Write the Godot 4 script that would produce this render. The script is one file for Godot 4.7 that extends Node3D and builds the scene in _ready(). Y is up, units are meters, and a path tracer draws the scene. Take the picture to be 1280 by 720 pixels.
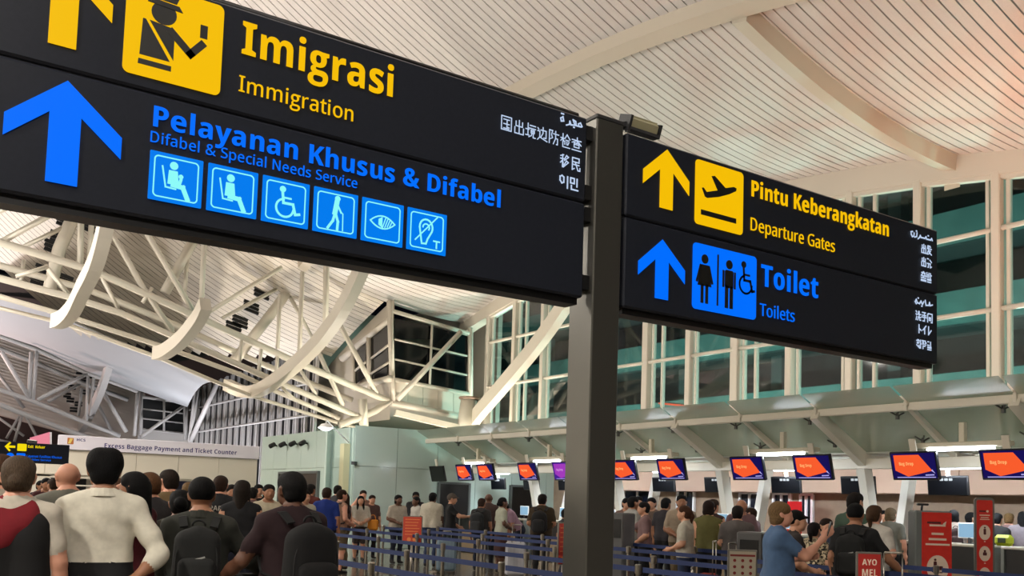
extends Node3D
# Airport departure hall at night. World axes: +x runs towards the glazed wall behind the check-in
# desks, -z runs along that wall away from the viewer, y is up, metres.

const EYE := Vector3(0, 1.58, 0)
const FOC := 1188.94
const PCX := 640.0
const PCY := 541.58
var cam_basis := Basis.from_euler(Vector3(deg_to_rad(4.095), deg_to_rad(-33.798), deg_to_rad(1.794)))
var taken := {}
var mats := {}

func _ready():
	camera_and_light()
	build_shell()
	build_trusses()
	build_checkin()
	build_signs()
	build_far_hall()
	build_queue()
	build_people()

# ---------------------------------------------------------------- camera, sky, exposure, large lights
func camera_and_light():
	var cam := Camera3D.new()
	cam.name = "camera"
	add_child(cam)
	cam.position = EYE
	cam.basis = cam_basis
	cam.set_frustum(0.05 * 720.0 / FOC, Vector2(0, 0.05 * (PCY - 360.0) / FOC), 0.05, 400.0)
	cam.current = true
	var we := WorldEnvironment.new()
	we.name = "world_environment"
	var e := Environment.new()
	e.background_mode = Environment.BG_COLOR
	e.background_color = Color(0.012, 0.016, 0.03)
	e.tonemap_mode = Environment.TONE_MAPPER_LINEAR
	e.tonemap_exposure = 1.0
	e.sdfgi_enabled = true
	e.ssao_enabled = true
	e.ssil_enabled = true
	we.environment = e
	add_child(we)
	# uplighter masts along the left side of the hall, washing the vault
	for z in [-1.0, -6.0, -14.0, -23.0, -32.0]:
		mast(Vector3(-3.5, 0, z), Color(1.0, 0.975, 0.95), 128.0)
	for z in [-44.0, -54.0]:
		mast(Vector3(-3.5, 0, z), Color(0.98, 0.98, 1.0), 150.0)
	mast(Vector3(-6.0, 0, -66.0), Color(1.0, 0.84, 0.80), 1300.0)
	# uplights standing on the check-in canopy
	for i in 5:
		uplight(Vector3(16.3, 2.96, -6.0 - i * 4.6), Vector3(0.5, 1, -0.05), Color(1.0, 0.96, 0.91), 14.0, "on top of the check-in canopy")
	# orange floodlight by the near end of the wall
	uplight(Vector3(17.6, 3.0, -8.2), Vector3(-0.25, 1, 0.05), Color(1.0, 0.60, 0.36), 32.0, "orange")
	# uplights hidden behind the counter banner, washing the valley trusses
	for x in [4.5, 7.5, 10.5]:
		uplight(Vector3(x, 3.12, -36.5), Vector3(0.05, 1, 0.12), Color(1.0, 0.95, 0.88), 24.0, "counter")
	for z in [-40.0, -46.0, -53.0]:
		uplight(Vector3(13.6, 0.14, z), Vector3(0.1, 1, 0), Color(0.97, 0.97, 1.0), 60.0, "glazing")
	for x in [14.6, 18.6]:
		uplight(Vector3(x, 0.14, -30.2), Vector3(0.0, 1, 0.1), Color(1.0, 0.95, 0.88), 75.0, "end")
	# wall washers along the left wall
	for z in [-20.0, -27.0, -34.0]:
		uplight(Vector3(-14.6, 0.14, z), Vector3(-0.18, 1, 0.0), Color(1.0, 0.97, 0.92), 70.0, "wash")
	# high-bay lamps of the hall on this side
	ceiling_lamp(Vector3(-2, 9.5, 6), Color(1.0, 0.97, 0.94), 130.0)
	for p in [Vector3(-6, 9.5, -2), Vector3(-6, 9.5, -14), Vector3(-10, 9.5, -24), Vector3(-10, 9.5, -32)]:
		ceiling_lamp(p, Color(1.0, 0.965, 0.92), 110.0)
	ceiling_lamp(Vector3(-2.6, 9.5, -30), Color(1.0, 0.975, 0.94), 280.0)

func mast(at: Vector3, col: Color, energy: float):
	var t = thing("uplighter_mast", "floor-standing uplighter mast washing the vault with light", "uplighter", at, 0, "uplighter masts along the hall")
	var s = st()
	lathe(s, [Vector2(0, 0.02), Vector2(0.3, 0.02), Vector2(0.3, 0), Vector2(0.06, 0.04), Vector2(0.06, 3.9), Vector2(0.5, 4.2), Vector2(0.55, 4.2)], 16)
	obj("mast", done(s), mat("lamp_housing", Color(0.16, 0.16, 0.17), 0.5), t)
	s = st()
	lathe(s, [Vector2(0, 4.18), Vector2(0.5, 4.18)], 16)
	obj("lens", done(s), glow(col, 1.0), t)
	var l := AreaLight3D.new()
	l.name = "mast_light"
	t.add_child(l)
	l.position = Vector3(0, 4.24, 0)
	l.basis = Basis.looking_at(Vector3.UP, Vector3.FORWARD)
	l.area_size = Vector2(0.8, 0.8)
	l.light_color = col
	l.light_energy = energy
	l.area_range = 80
	l.area_attenuation = 2
	l.shadow_enabled = true

func uplight(at: Vector3, dir: Vector3, col: Color, energy: float, where: String):
	var t = thing("uplight", "small floodlight aimed at the slatted ceiling, " + ({"orange": "orange lamp at the near end of the canopy", "counter": "standing behind the counter banner", "glazing": "standing by the finned glazing", "end": "standing behind the green end wall", "wash": "washing the plain side wall"}.get(where, "standing on the check-in canopy")), "floodlight", at, 0, {"orange": "", "counter": "uplights behind the banner", "glazing": "uplights by the finned glazing", "end": "uplights behind the green wall", "wash": "wall washers on the side wall"}.get(where, "uplights on the canopy"))
	var y := dir.normalized()
	var x := y.cross(Vector3.FORWARD).normalized()
	var b := Basis(x, y, x.cross(y))
	var s = st()
	box(s, Vector3(0, 0, 0), Vector3(0.30, 0.10, 0.22), b)
	box(s, Vector3(0, -0.12, 0), Vector3(0.06, 0.18, 0.06))
	obj("housing", done(s), mat("lamp_housing", Color(0.16, 0.16, 0.17), 0.5), t)
	s = st()
	box(s, y * 0.052, Vector3(0.26, 0.006, 0.18), b)
	obj("lens", done(s), glow(col, 1.0), t)
	var l := SpotLight3D.new()
	l.name = "uplight_beam"
	t.add_child(l)
	l.position = y * 0.07
	l.basis = Basis.looking_at(y, Vector3.RIGHT)
	l.light_color = col
	l.light_energy = energy
	l.light_size = 0.12
	l.spot_range = 60
	l.spot_attenuation = 2
	l.spot_angle = 78
	l.spot_angle_attenuation = 1.0
	l.shadow_enabled = true

func ceiling_lamp(at: Vector3, col: Color, energy: float):
	var t = thing("high_bay_lamp", "round white high-bay lamp hung under the roof", "lamp", at, 0, "high-bay lamps under the roof")
	var s = st()
	lathe(s, [Vector2(0.0, 0.32), Vector2(0.07, 0.3), Vector2(0.1, 0.16), Vector2(0.34, 0.02), Vector2(0.35, 0.0), Vector2(0.33, 0.0), Vector2(0.3, 0.03)], 20)
	obj("shade", done(s), mat("white_paint"), t)
	s = st()
	tube(s, [Vector3(0, 0.3, 0), Vector3(0, 1.03 if at.z > -3.0 else roof_g(3.0) + roof_f(clampf(at.z, -33.8, -7.0), -21.0) + 0.12 - at.y, 0)], 0.015, 6)
	obj("rod", done(s), mat("white_paint"), t)
	s = st()
	lathe(s, [Vector2(0.0, 0.028), Vector2(0.3, 0.028)], 20)
	obj("lens", done(s), glow(col, 1.0), t)
	var l := AreaLight3D.new()
	l.name = "lamp_light"
	t.add_child(l)
	l.position = Vector3(0, -0.01, 0)
	l.basis = Basis.looking_at(Vector3.DOWN, Vector3.FORWARD)
	l.area_size = Vector2(0.6, 0.6)
	l.light_color = col
	l.light_energy = energy
	l.area_range = 60
	l.area_attenuation = 2
	l.shadow_enabled = true

# ---------------------------------------------------------------- helpers
func pix(x: float, y: float) -> Vector3:
	return cam_basis * Vector3((x - PCX) / FOC, -(y - PCY) / FOC, -1.0)
func on_z(x: float, y: float, z: float) -> Vector3:
	var d := pix(x, y)
	return EYE + d * (z / d.z)
func on_x(x: float, y: float, ax: float) -> Vector3:
	var d := pix(x, y)
	return EYE + d * (ax / d.x)
func at_depth(x: float, y: float, depth: float) -> Vector3:
	return EYE + pix(x, y) * depth

func numbered(n: String) -> String:
	if not taken.has(n):
		taken[n] = 0
		return n
	taken[n] += 1
	return "%s_%03d" % [n, taken[n]]

func thing(called: String, label: String, category: String, at := Vector3.ZERO, turn := 0.0, group := "") -> Node3D:
	var o := Node3D.new()
	o.name = numbered(called)
	add_child(o)
	o.position = at
	o.rotation.y = turn
	tag(o, label, category, group)
	return o
func tag(o: Node, label: String, category: String, group := ""):
	o.set_meta("label", label)
	o.set_meta("category", category)
	if group:
		o.set_meta("group", group)
func struct(called: String, label := "") -> Node3D:
	var o := Node3D.new()
	o.name = called
	add_child(o)
	o.set_meta("kind", "structure")
	if label:
		o.set_meta("label", label)
	return o
func obj(called: String, m: Mesh, material: Material, parent: Node) -> MeshInstance3D:
	var o := MeshInstance3D.new()
	o.mesh = m
	o.material_override = material
	o.name = called
	parent.add_child(o, true)
	return o

func mat(key: String, c := Color.WHITE, rough := 0.6, metal := 0.0) -> StandardMaterial3D:
	if mats.has(key):
		return mats[key]
	var m := StandardMaterial3D.new()
	m.resource_name = key
	m.albedo_color = c
	m.roughness = rough
	m.metallic = metal
	mats[key] = m
	return m
func hue(c: Color, rough := 0.8) -> StandardMaterial3D:
	return mat("c_%s_%d" % [c.to_html(), int(rough * 100)], c, rough)
func glow(c: Color, energy := 1.0) -> StandardMaterial3D:
	var key := "glow_%s_%.2f" % [c.to_html(), energy]
	if mats.has(key):
		return mats[key]
	var m := mat(key, c * 0.5, 0.4)
	m.albedo_color = Color(c.r * 0.1, c.g * 0.1, c.b * 0.1)
	m.metallic_specular = 0.2
	m.emission_enabled = true
	m.emission = c
	m.emission_energy_multiplier = energy
	return m
func noisy(key: String, a: Color, b: Color, freq: float, scale: float, rough := 0.7, metal := 0.0, bump := 0.0) -> StandardMaterial3D:
	if mats.has(key):
		return mats[key]
	var m := mat(key, Color.WHITE, rough, metal)
	var n := FastNoiseLite.new()
	n.seed = hash(key) % 1000
	n.frequency = freq
	n.fractal_octaves = 4
	var t := NoiseTexture2D.new()
	t.width = 256
	t.height = 256
	t.seamless = true
	t.noise = n
	var g := Gradient.new()
	g.set_color(0, a)
	g.set_color(1, b)
	t.color_ramp = g
	m.albedo_texture = t
	m.uv1_triplanar = true
	m.uv1_world_triplanar = true
	m.uv1_scale = Vector3.ONE * scale
	if bump > 0.0:
		m.heightmap_enabled = true
		m.heightmap_texture = t
		m.heightmap_scale = bump
	return m

func st() -> SurfaceTool:
	var s := SurfaceTool.new()
	s.begin(Mesh.PRIMITIVE_TRIANGLES)
	s.set_smooth_group(-1)
	return s
func done(s: SurfaceTool) -> ArrayMesh:
	s.generate_normals()
	return s.commit()
func tri(s: SurfaceTool, a: Vector3, b: Vector3, c: Vector3):
	s.add_vertex(a)
	s.add_vertex(b)
	s.add_vertex(c)
func quad(s: SurfaceTool, a: Vector3, b: Vector3, c: Vector3, d: Vector3):
	tri(s, a, b, c)
	tri(s, a, c, d)
func box(s: SurfaceTool, c: Vector3, size: Vector3, b := Basis()):
	s.set_smooth_group(-1)
	var h := size * 0.5
	var p := []
	for i in 8:
		p.append(c + b * Vector3(h.x if i & 1 else -h.x, h.y if i & 2 else -h.y, h.z if i & 4 else -h.z))
	for f in [[0, 2, 3, 1], [4, 5, 7, 6], [0, 1, 5, 4], [2, 6, 7, 3], [0, 4, 6, 2], [1, 3, 7, 5]]:
		quad(s, p[f[0]], p[f[1]], p[f[2]], p[f[3]])
func cbox(s: SurfaceTool, c: Vector3, size: Vector3, ch := 0.01, b := Basis()):
	# box with chamfered vertical-profile edges: convex hull of three slabs drawn as shrunken faces and bevels
	s.set_smooth_group(-1)
	var h := size * 0.5
	var fr := Transform3D(b, c)
	var xi := h.x - ch
	var yi := h.y - ch
	var zi := h.z - ch
	for sg in [-1.0, 1.0]:
		quad(s, fr * Vector3(sg * h.x, -yi, -zi), fr * Vector3(sg * h.x, yi, -zi), fr * Vector3(sg * h.x, yi, zi), fr * Vector3(sg * h.x, -yi, zi))
		quad(s, fr * Vector3(-xi, sg * h.y, -zi), fr * Vector3(xi, sg * h.y, -zi), fr * Vector3(xi, sg * h.y, zi), fr * Vector3(-xi, sg * h.y, zi))
		quad(s, fr * Vector3(-xi, -yi, sg * h.z), fr * Vector3(xi, -yi, sg * h.z), fr * Vector3(xi, yi, sg * h.z), fr * Vector3(-xi, yi, sg * h.z))
		for tg in [-1.0, 1.0]:
			quad(s, fr * Vector3(sg * h.x, tg * yi, -zi), fr * Vector3(sg * h.x, tg * yi, zi), fr * Vector3(sg * xi, tg * h.y, zi), fr * Vector3(sg * xi, tg * h.y, -zi))
			quad(s, fr * Vector3(sg * h.x, -yi, tg * zi), fr * Vector3(sg * h.x, yi, tg * zi), fr * Vector3(sg * xi, yi, tg * h.z), fr * Vector3(sg * xi, -yi, tg * h.z))
			quad(s, fr * Vector3(-xi, sg * h.y, tg * zi), fr * Vector3(xi, sg * h.y, tg * zi), fr * Vector3(xi, sg * yi, tg * h.z), fr * Vector3(-xi, sg * yi, tg * h.z))
			for ug in [-1.0, 1.0]:
				tri(s, fr * Vector3(sg * h.x, tg * yi, ug * zi), fr * Vector3(sg * xi, tg * h.y, ug * zi), fr * Vector3(sg * xi, tg * yi, ug * h.z))
func beam(s: SurfaceTool, a: Vector3, b: Vector3, w: float, h: float, up := Vector3.UP):
	var d := b - a
	var z := d.normalized()
	var x := up.cross(z)
	x = (x if x.length() > 0.001 else Vector3.RIGHT.cross(z)).normalized()
	box(s, (a + b) * 0.5, Vector3(w, h, d.length()), Basis(x, z.cross(x), z))
func tube(s: SurfaceTool, pts: Array, r: float, n := 8, r_end := -1.0):
	s.set_smooth_group(0)
	var prev := []
	var x := Vector3.ZERO
	for i in pts.size():
		var d: Vector3 = ((pts[mini(i + 1, pts.size() - 1)] as Vector3) - (pts[maxi(i - 1, 0)] as Vector3)).normalized()
		if x == Vector3.ZERO:
			x = d.cross(Vector3.UP if absf(d.y) < 0.9 else Vector3.RIGHT).normalized()
		x = (x - d * x.dot(d)).normalized()
		var y := d.cross(x)
		var rr := r if r_end < 0 else lerpf(r, r_end, float(i) / (pts.size() - 1))
		var ring := []
		for k in n:
			var a := TAU * k / n
			ring.append((pts[i] as Vector3) + (x * cos(a) + y * sin(a)) * rr)
		if i > 0:
			for k in n:
				quad(s, prev[k], ring[k], ring[(k + 1) % n], prev[(k + 1) % n])
		else:
			for k in range(1, n - 1):
				tri(s, ring[0], ring[k], ring[k + 1])
		prev = ring
	for k in range(1, n - 1):
		tri(s, prev[0], prev[k + 1], prev[k])
func lathe(s: SurfaceTool, prof: Array, n := 16, at := Vector3.ZERO):
	s.set_smooth_group(-1)
	for i in prof.size() - 1:
		for k in n:
			var a := TAU * k / n
			var b := TAU * (k + 1) / n
			var p: Vector2 = prof[i]
			var q: Vector2 = prof[i + 1]
			quad(s, at + Vector3(p.x * cos(a), p.y, p.x * sin(a)), at + Vector3(q.x * cos(a), q.y, q.x * sin(a)), at + Vector3(q.x * cos(b), q.y, q.x * sin(b)), at + Vector3(p.x * cos(b), p.y, p.x * sin(b)))
# a flat polygon in the local xy plane, pulled towards +z by depth
func plate(s: SurfaceTool, poly: PackedVector2Array, z: float, depth: float):
	s.set_smooth_group(-1)
	var idx := Geometry2D.triangulate_polygon(poly)
	for i in range(0, idx.size(), 3):
		var a := poly[idx[i]]
		var b := poly[idx[i + 1]]
		var c := poly[idx[i + 2]]
		tri(s, Vector3(a.x, a.y, z + depth), Vector3(b.x, b.y, z + depth), Vector3(c.x, c.y, z + depth))
	for i in poly.size():
		var a := poly[i]
		var b := poly[(i + 1) % poly.size()]
		quad(s, Vector3(a.x, a.y, z), Vector3(b.x, b.y, z), Vector3(b.x, b.y, z + depth), Vector3(a.x, a.y, z + depth))
func disc(c: Vector2, r: float, n := 20, sy := 1.0) -> PackedVector2Array:
	var p := PackedVector2Array()
	for i in n:
		p.append(c + Vector2(cos(TAU * i / n) * r, sin(TAU * i / n) * r * sy))
	return p
func round_rect(x0: float, y0: float, x1: float, y1: float, r: float) -> PackedVector2Array:
	var p := PackedVector2Array()
	for c in [[x1 - r, y1 - r, 0], [x0 + r, y1 - r, 1], [x0 + r, y0 + r, 2], [x1 - r, y0 + r, 3]]:
		for i in 7:
			var a: float = PI / 2 * (c[2] + i / 6.0)
			p.append(Vector2(c[0] + cos(a) * r, c[1] + sin(a) * r))
	return p
# a pen stroke along a polyline in the local xy plane
func stroke(s: SurfaceTool, pts: Array, w: float, z: float, depth := 0.002):
	for i in pts.size() - 1:
		var a: Vector2 = pts[i]
		var b: Vector2 = pts[i + 1]
		var d := (b - a).normalized() * w * 0.5
		var n := Vector2(-d.y, d.x)
		plate(s, PackedVector2Array([a - d + n, a - d - n, b + d - n, b + d + n]), z, depth)
var caps := {}
func text(parent: Node, called: String, words: String, bold: bool, x0: float, x1: float, base: float, cap: float, z: float, material: Material, depth := 0.004) -> MeshInstance3D:
	var f := SystemFont.new()
	f.font_names = PackedStringArray(["Droid Sans"])
	f.font_weight = 700 if bold else 400
	var t := TextMesh.new()
	t.font = f
	t.font_size = 64
	t.pixel_size = 0.01
	t.depth = 0.02
	t.text = words
	t.horizontal_alignment = HORIZONTAL_ALIGNMENT_LEFT
	t.vertical_alignment = VERTICAL_ALIGNMENT_BOTTOM
	if not caps.has(bold):
		var h := t.duplicate()
		h.text = "H"
		caps[bold] = h.get_aabb()
	var ref: AABB = caps[bold]
	var bb := t.get_aabb()
	var sx := (x1 - x0) / bb.size.x
	var sy := cap / ref.size.y
	var o := obj(called, t, material, parent)
	o.scale = Vector3(sx, sy, depth / 0.02)
	o.position = Vector3(x0 - bb.position.x * sx, base - ref.position.y * sy, z)
	return o

# ---------------------------------------------------------------- hall shell
func roof_f(z: float, zc: float) -> float:
	return 10.58 - 0.0107 * (z - zc) * (z - zc)
func roof_g(x: float) -> float:
	var d := maxf(0.0, 20.0 - x)
	return 0.027 * d * d
func head_y(z: float) -> float:
	return 9.87 - 0.0089 * (z + 21.0) * (z + 21.0)

func slat_mesh(width: float, x0: float, x1: float, segs: int, copies := 1, pitch := 0.0, z_first := 0.0, apex := 0.0) -> ArrayMesh:
	var s = st()
	var h := width * 0.5
	for c in copies:
		var z := -pitch * c
		var dy := roof_f(z + z_first, apex) if copies > 1 else 0.0
		s.set_smooth_group(-1)
		for i in segs:
			var xa := lerpf(x0, x1, float(i) / segs)
			var xb := lerpf(x0, x1, float(i + 1) / segs)
			var ya := roof_g(xa) + dy
			var yb := roof_g(xb) + dy
			quad(s, Vector3(xa, ya, z - h), Vector3(xb, yb, z - h), Vector3(xb, yb, z + h), Vector3(xa, ya, z + h))
			for e in [-h, h]:
				quad(s, Vector3(xa, ya, z + e), Vector3(xb, yb, z + e), Vector3(xb, yb + 0.05, z + e), Vector3(xa, ya + 0.05, z + e))
	return done(s)

func build_shell():
	var white = mat("white_paint", Color(0.80, 0.77, 0.72), 0.5)
	mat("cream_paint", Color(0.80, 0.765, 0.71), 0.5)
	var s
	# floor
	var fl = struct("floor", "polished grey-beige stone floor of the departure hall")
	s = st()
	box(s, Vector3(3, -0.1, -38), Vector3(62, 0.2, 108))
	obj("floor_slab", done(s), noisy("floor_stone", Color(0.38, 0.35, 0.31), Color(0.5, 0.47, 0.42), 0.02, 0.35, 0.16), fl)
	# slatted vault over the check-in hall
	var ce = struct("ceiling", "vaulted ceiling of pale linear slats with dark joints")
	var slat_mats = []
	for k in 4:
		slat_mats.append(noisy("slat_%d" % k, Color(0.78 - 0.006 * k, 0.75 - 0.006 * k, 0.725 - 0.005 * k), Color(0.825 - 0.006 * k, 0.795 - 0.006 * k, 0.77 - 0.005 * k), 0.06, 1.3 + 0.1 * k, 0.62))
	var sm := slat_mesh(0.230, 3.0, 20.0, 26)
	var n := 116
	for i in n:
		var z := -3.0 - 0.265 * i
		var o := obj("slat", sm, slat_mats[(i * 7 + i / 5) % 4], ce)
		var sl := -2.0 * 0.0107 * (z + 21.0)
		o.transform = Transform3D(Vector3(1, 0, 0), Vector3(0, 1, 0), Vector3(0, sl, 1), Vector3(0, roof_f(z, -21.0), z))
	# plenum sheet above the slats, closing the roof to the left, behind and beyond
	s = st()
	s.set_smooth_group(0)
	var xs := [-16.0, -4.0, 3.0, 5.0, 7.0, 9.0, 11.0, 13.0, 15.0, 17.0, 18.5, 20.3]
	var zs := []
	for i in 27:
		zs.append(14.0 - i * (47.8 / 26.0))
	for i in xs.size() - 1:
		for j in zs.size() - 1:
			var q := []
			for c in [[0, 0], [1, 0], [1, 1], [0, 1]]:
				var x: float = xs[i + c[0]]
				var z: float = zs[j + c[1]]
				q.append(Vector3(x, roof_g(maxf(x, 3.0)) + roof_f(clampf(z, -33.8, -7.0), -21.0) + 0.16, z))
			quad(s, q[0], q[1], q[2], q[3])
	obj("roof_deck", done(s), mat("plenum", Color(0.045, 0.038, 0.032), 0.9), ce)
	s = st()
	for e in [[-3.0, 14.0]]:
		box(s, Vector3(2, 8.6 + 2.0, 5.5), Vector3(36, 0.1, 17))
	obj("roof_soffit", done(s), mat("slat_sheet", Color(0.80, 0.77, 0.74), 0.7), ce)
	# light rib that runs along the vault, and the rib that runs with the slats
	s = st()
	s.set_smooth_group(-1)
	for i in 30:
		var za := -2.5 - i * 1.04
		var zb := za - 1.04
		var p := []
		for z in [za, zb]:
			var y := roof_f(z, -21.0)
			p.append([Vector3(12.66, y + roof_g(12.66) + 0.04, z), Vector3(12.7, y + roof_g(12.7) - 0.24, z), Vector3(13.0, y + roof_g(13.0) - 0.27, z), Vector3(13.08, y + roof_g(13.08) + 0.04, z)])
		for k in 3:
			quad(s, p[0][k], p[1][k], p[1][k + 1], p[0][k + 1])
	obj("arched_rib", done(s), mat("rib_paint", Color(0.77, 0.73, 0.66), 0.55), ce)
	s = st()
	for i in 16:
		var xa := 13.0 + i * 0.4375
		var xb := xa + 0.4375
		var p := []
		for x in [xa, xb]:
			var y := roof_g(x)
			var y0 := roof_f(-12.35, -21.0)
			var y1 := roof_f(-11.85, -21.0)
			p.append([Vector3(x, y0 + y + 0.04, -12.38), Vector3(x, y0 + y - 0.33, -12.34), Vector3(x, y1 + y - 0.33, -11.98), Vector3(x, y1 + y + 0.04, -11.94)])
		for k in 3:
			quad(s, p[0][k], p[1][k], p[1][k + 1], p[0][k + 1])
	quad(s, Vector3(19.999, 9.0, -12.34), Vector3(19.999, 9.0, -11.96), Vector3(19.999, 9.75, -11.96), Vector3(19.999, 9.75, -12.34))
	quad(s, Vector3(13.0, 12.2, -12.38), Vector3(13.0, roof_f(-12.35, -21.0) + roof_g(13.0) - 0.33, -12.34), Vector3(13.0, roof_f(-11.85, -21.0) + roof_g(13.0) - 0.33, -11.98), Vector3(13.0, 12.2, -11.94))
	obj("cross_rib", done(s), mat("rib_paint"), ce)
	# second vault beyond the valley: slats too thin to tell apart one by one
	s = st()
	for i in 46:
		var z := -33.75 - 0.265 * i
		var x1 := 16.25 - maxf(0.0, i - 18.0) * 0.33
		var sl := -2.0 * 0.0107 * (z + 21.0) * 0.122
		var y := roof_f(z, -21.0)
		for k in 10:
			var xa := lerpf(0.0, x1, k / 10.0)
			var xb := lerpf(0.0, x1, (k + 1) / 10.0)
			quad(s, Vector3(xa, y + roof_g(xa) - sl, z - 0.122), Vector3(xb, y + roof_g(xb) - sl, z - 0.122), Vector3(xb, y + roof_g(xb) + sl, z + 0.122), Vector3(xa, y + roof_g(xa) + sl, z + 0.122))
	var far := obj("far_slats", done(s), mat("far_slat_paint", Color(0.80, 0.76, 0.70), 0.6), ce)
	far.set_meta("kind", "stuff")
	s = st()
	for j in 6:
		var za := -33.8 - j * 2.0
		for i in range(2, [8, 8, 8, 6, 4, 3][j]):
			var q := []
			for c in [[0, 0], [1, 0], [1, 1], [0, 1]]:
				var x: float = minf(xs[i + c[0]], 16.3)
				var z: float = za - 2.0 * c[1]
				q.append(Vector3(x, roof_g(x) + roof_f(z, -21.0) + 0.16, z))
			quad(s, q[0], q[1], q[2], q[3])
	box(s, Vector3(-7, 13.0, -62), Vector3(20, 0.1, 60))
	box(s, Vector3(11, 13.0, -78), Vector3(20, 0.1, 40))
	obj("roof_deck", done(s), mat("plenum"), ce)
	# walls that close the hall outside the view
	var wl = struct("wall_left", "plain side wall of the hall")
	s = st()
	box(s, Vector3(-16.1, 9, -38), Vector3(0.2, 18, 108))
	obj("wall_panel", done(s), mat("wall_grey", Color(0.80, 0.78, 0.74), 0.8), wl)
	var wb = struct("wall_back", "dark glazed wall behind the viewer")
	s = st()
	box(s, Vector3(5, 9, 14.1), Vector3(44, 18, 0.2))
	obj("wall_panel", done(s), mat("wall_dark", Color(0.12, 0.12, 0.13), 0.4), wb)
	var wf = struct("wall_far", "dim wall at the far end of the second hall")
	s = st()
	box(s, Vector3(3, 8, -91), Vector3(62, 16, 0.2))
	obj("wall_panel", done(s), mat("wall_mauve", Color(0.32, 0.25, 0.25), 0.8), wf)
	window_wall()
	outside()

func window_wall():
	var w = struct("window_1", "tall glazed wall of cream posts and dark teal panes above the check-in canopy")
	var cream = mat("cream_paint")
	var X := 20.0
	var rows := [3.0, 4.29, 6.06, 7.83]
	var glass := mat("pane_glass", Color(0.03, 0.10, 0.10, 0.30), 0.03)
	glass.transparency = BaseMaterial3D.TRANSPARENCY_ALPHA
	var post_z := []
	for k in range(-4, 12):
		post_z.append(-11.08 - 1.872 * k)
	for k in post_z.size():
		var z: float = post_z[k]
		var h := head_y(z) + 0.1
		var s = st()
		cbox(s, Vector3(X, (h + 3.0) * 0.5, z), Vector3(0.30, h - 3.0, 0.2), 0.02)
		obj("post", done(s), cream, w)
		var even := (k % 2) == 0
		for dz in ([-0.24, 0.22, 0.65] if even else [0.22]):
			s = st()
			var hz := head_y(z + dz) + 0.05
			box(s, Vector3(X + 0.04, (hz + 3.0) * 0.5, z + dz), Vector3(0.12, hz - 3.0, 0.075))
			obj("mullion", done(s), cream, w)
		if k < post_z.size() - 1:
			var z2: float = post_z[k + 1]
			for r in 3:
				s = st()
				tube(s, [Vector3(X - 0.04, rows[r + 1], z - 0.1), Vector3(X - 0.04, rows[r + 1], z2 + 0.1)], 0.06, 8)
				obj("transom", done(s), cream, w)
			# head rail following the arch
			s = st()
			beam(s, Vector3(X, head_y(z), z), Vector3(X, head_y(z2), z2), 0.2, 0.12)
			obj("head_rail", done(s), cream, w)
			for r in 4:
				s = st()
				var ya: float = rows[r]
				var t1: float = rows[r + 1] if r < 3 else head_y(z)
				var t2: float = rows[r + 1] if r < 3 else head_y(z2)
				for x in [X + 0.03, X + 0.05]:
					quad(s, Vector3(x, ya, z), Vector3(x, ya, z2), Vector3(x, t2, z2), Vector3(x, t1, z))
				obj("pane", done(s), glass, w)
	# fascia between window heads and slats
	var f = struct("trim_1", "pale curved fascia above the window heads")
	var s2 = st()
	s2.set_smooth_group(-1)
	for j in 32:
		var za := -2.0 - j
		var zb := za - 1.0
		var p := []
		for z in [za, zb]:
			p.append([Vector3(19.86, head_y(z) + 0.03, z), Vector3(19.86, roof_f(z, -21.0) + 0.05, z), Vector3(20.3, roof_f(z, -21.0) + 0.05, z), Vector3(20.3, head_y(z) + 0.03, z)])
		for k in 4:
			quad(s2, p[0][k], p[1][k], p[1][(k + 1) % 4], p[0][(k + 1) % 4])
	obj("fascia", done(s2), mat("cream_paint"), f)
	var wr = struct("wall_right", "beige wall behind the check-in desks")
	s2 = st()
	box(s2, Vector3(20.05, 1.5, -16), Vector3(0.3, 3.0, 36))
	obj("wall_panel", done(s2), noisy("beige_wall", Color(0.58, 0.49, 0.41), Color(0.63, 0.54, 0.45), 0.03, 0.5, 0.7), wr)
	s2 = st()
	box(s2, Vector3(20.1, 7, 8), Vector3(0.3, 14, 12.2))
	obj("wall_panel", done(s2), mat("beige_wall"), wr)

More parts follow.
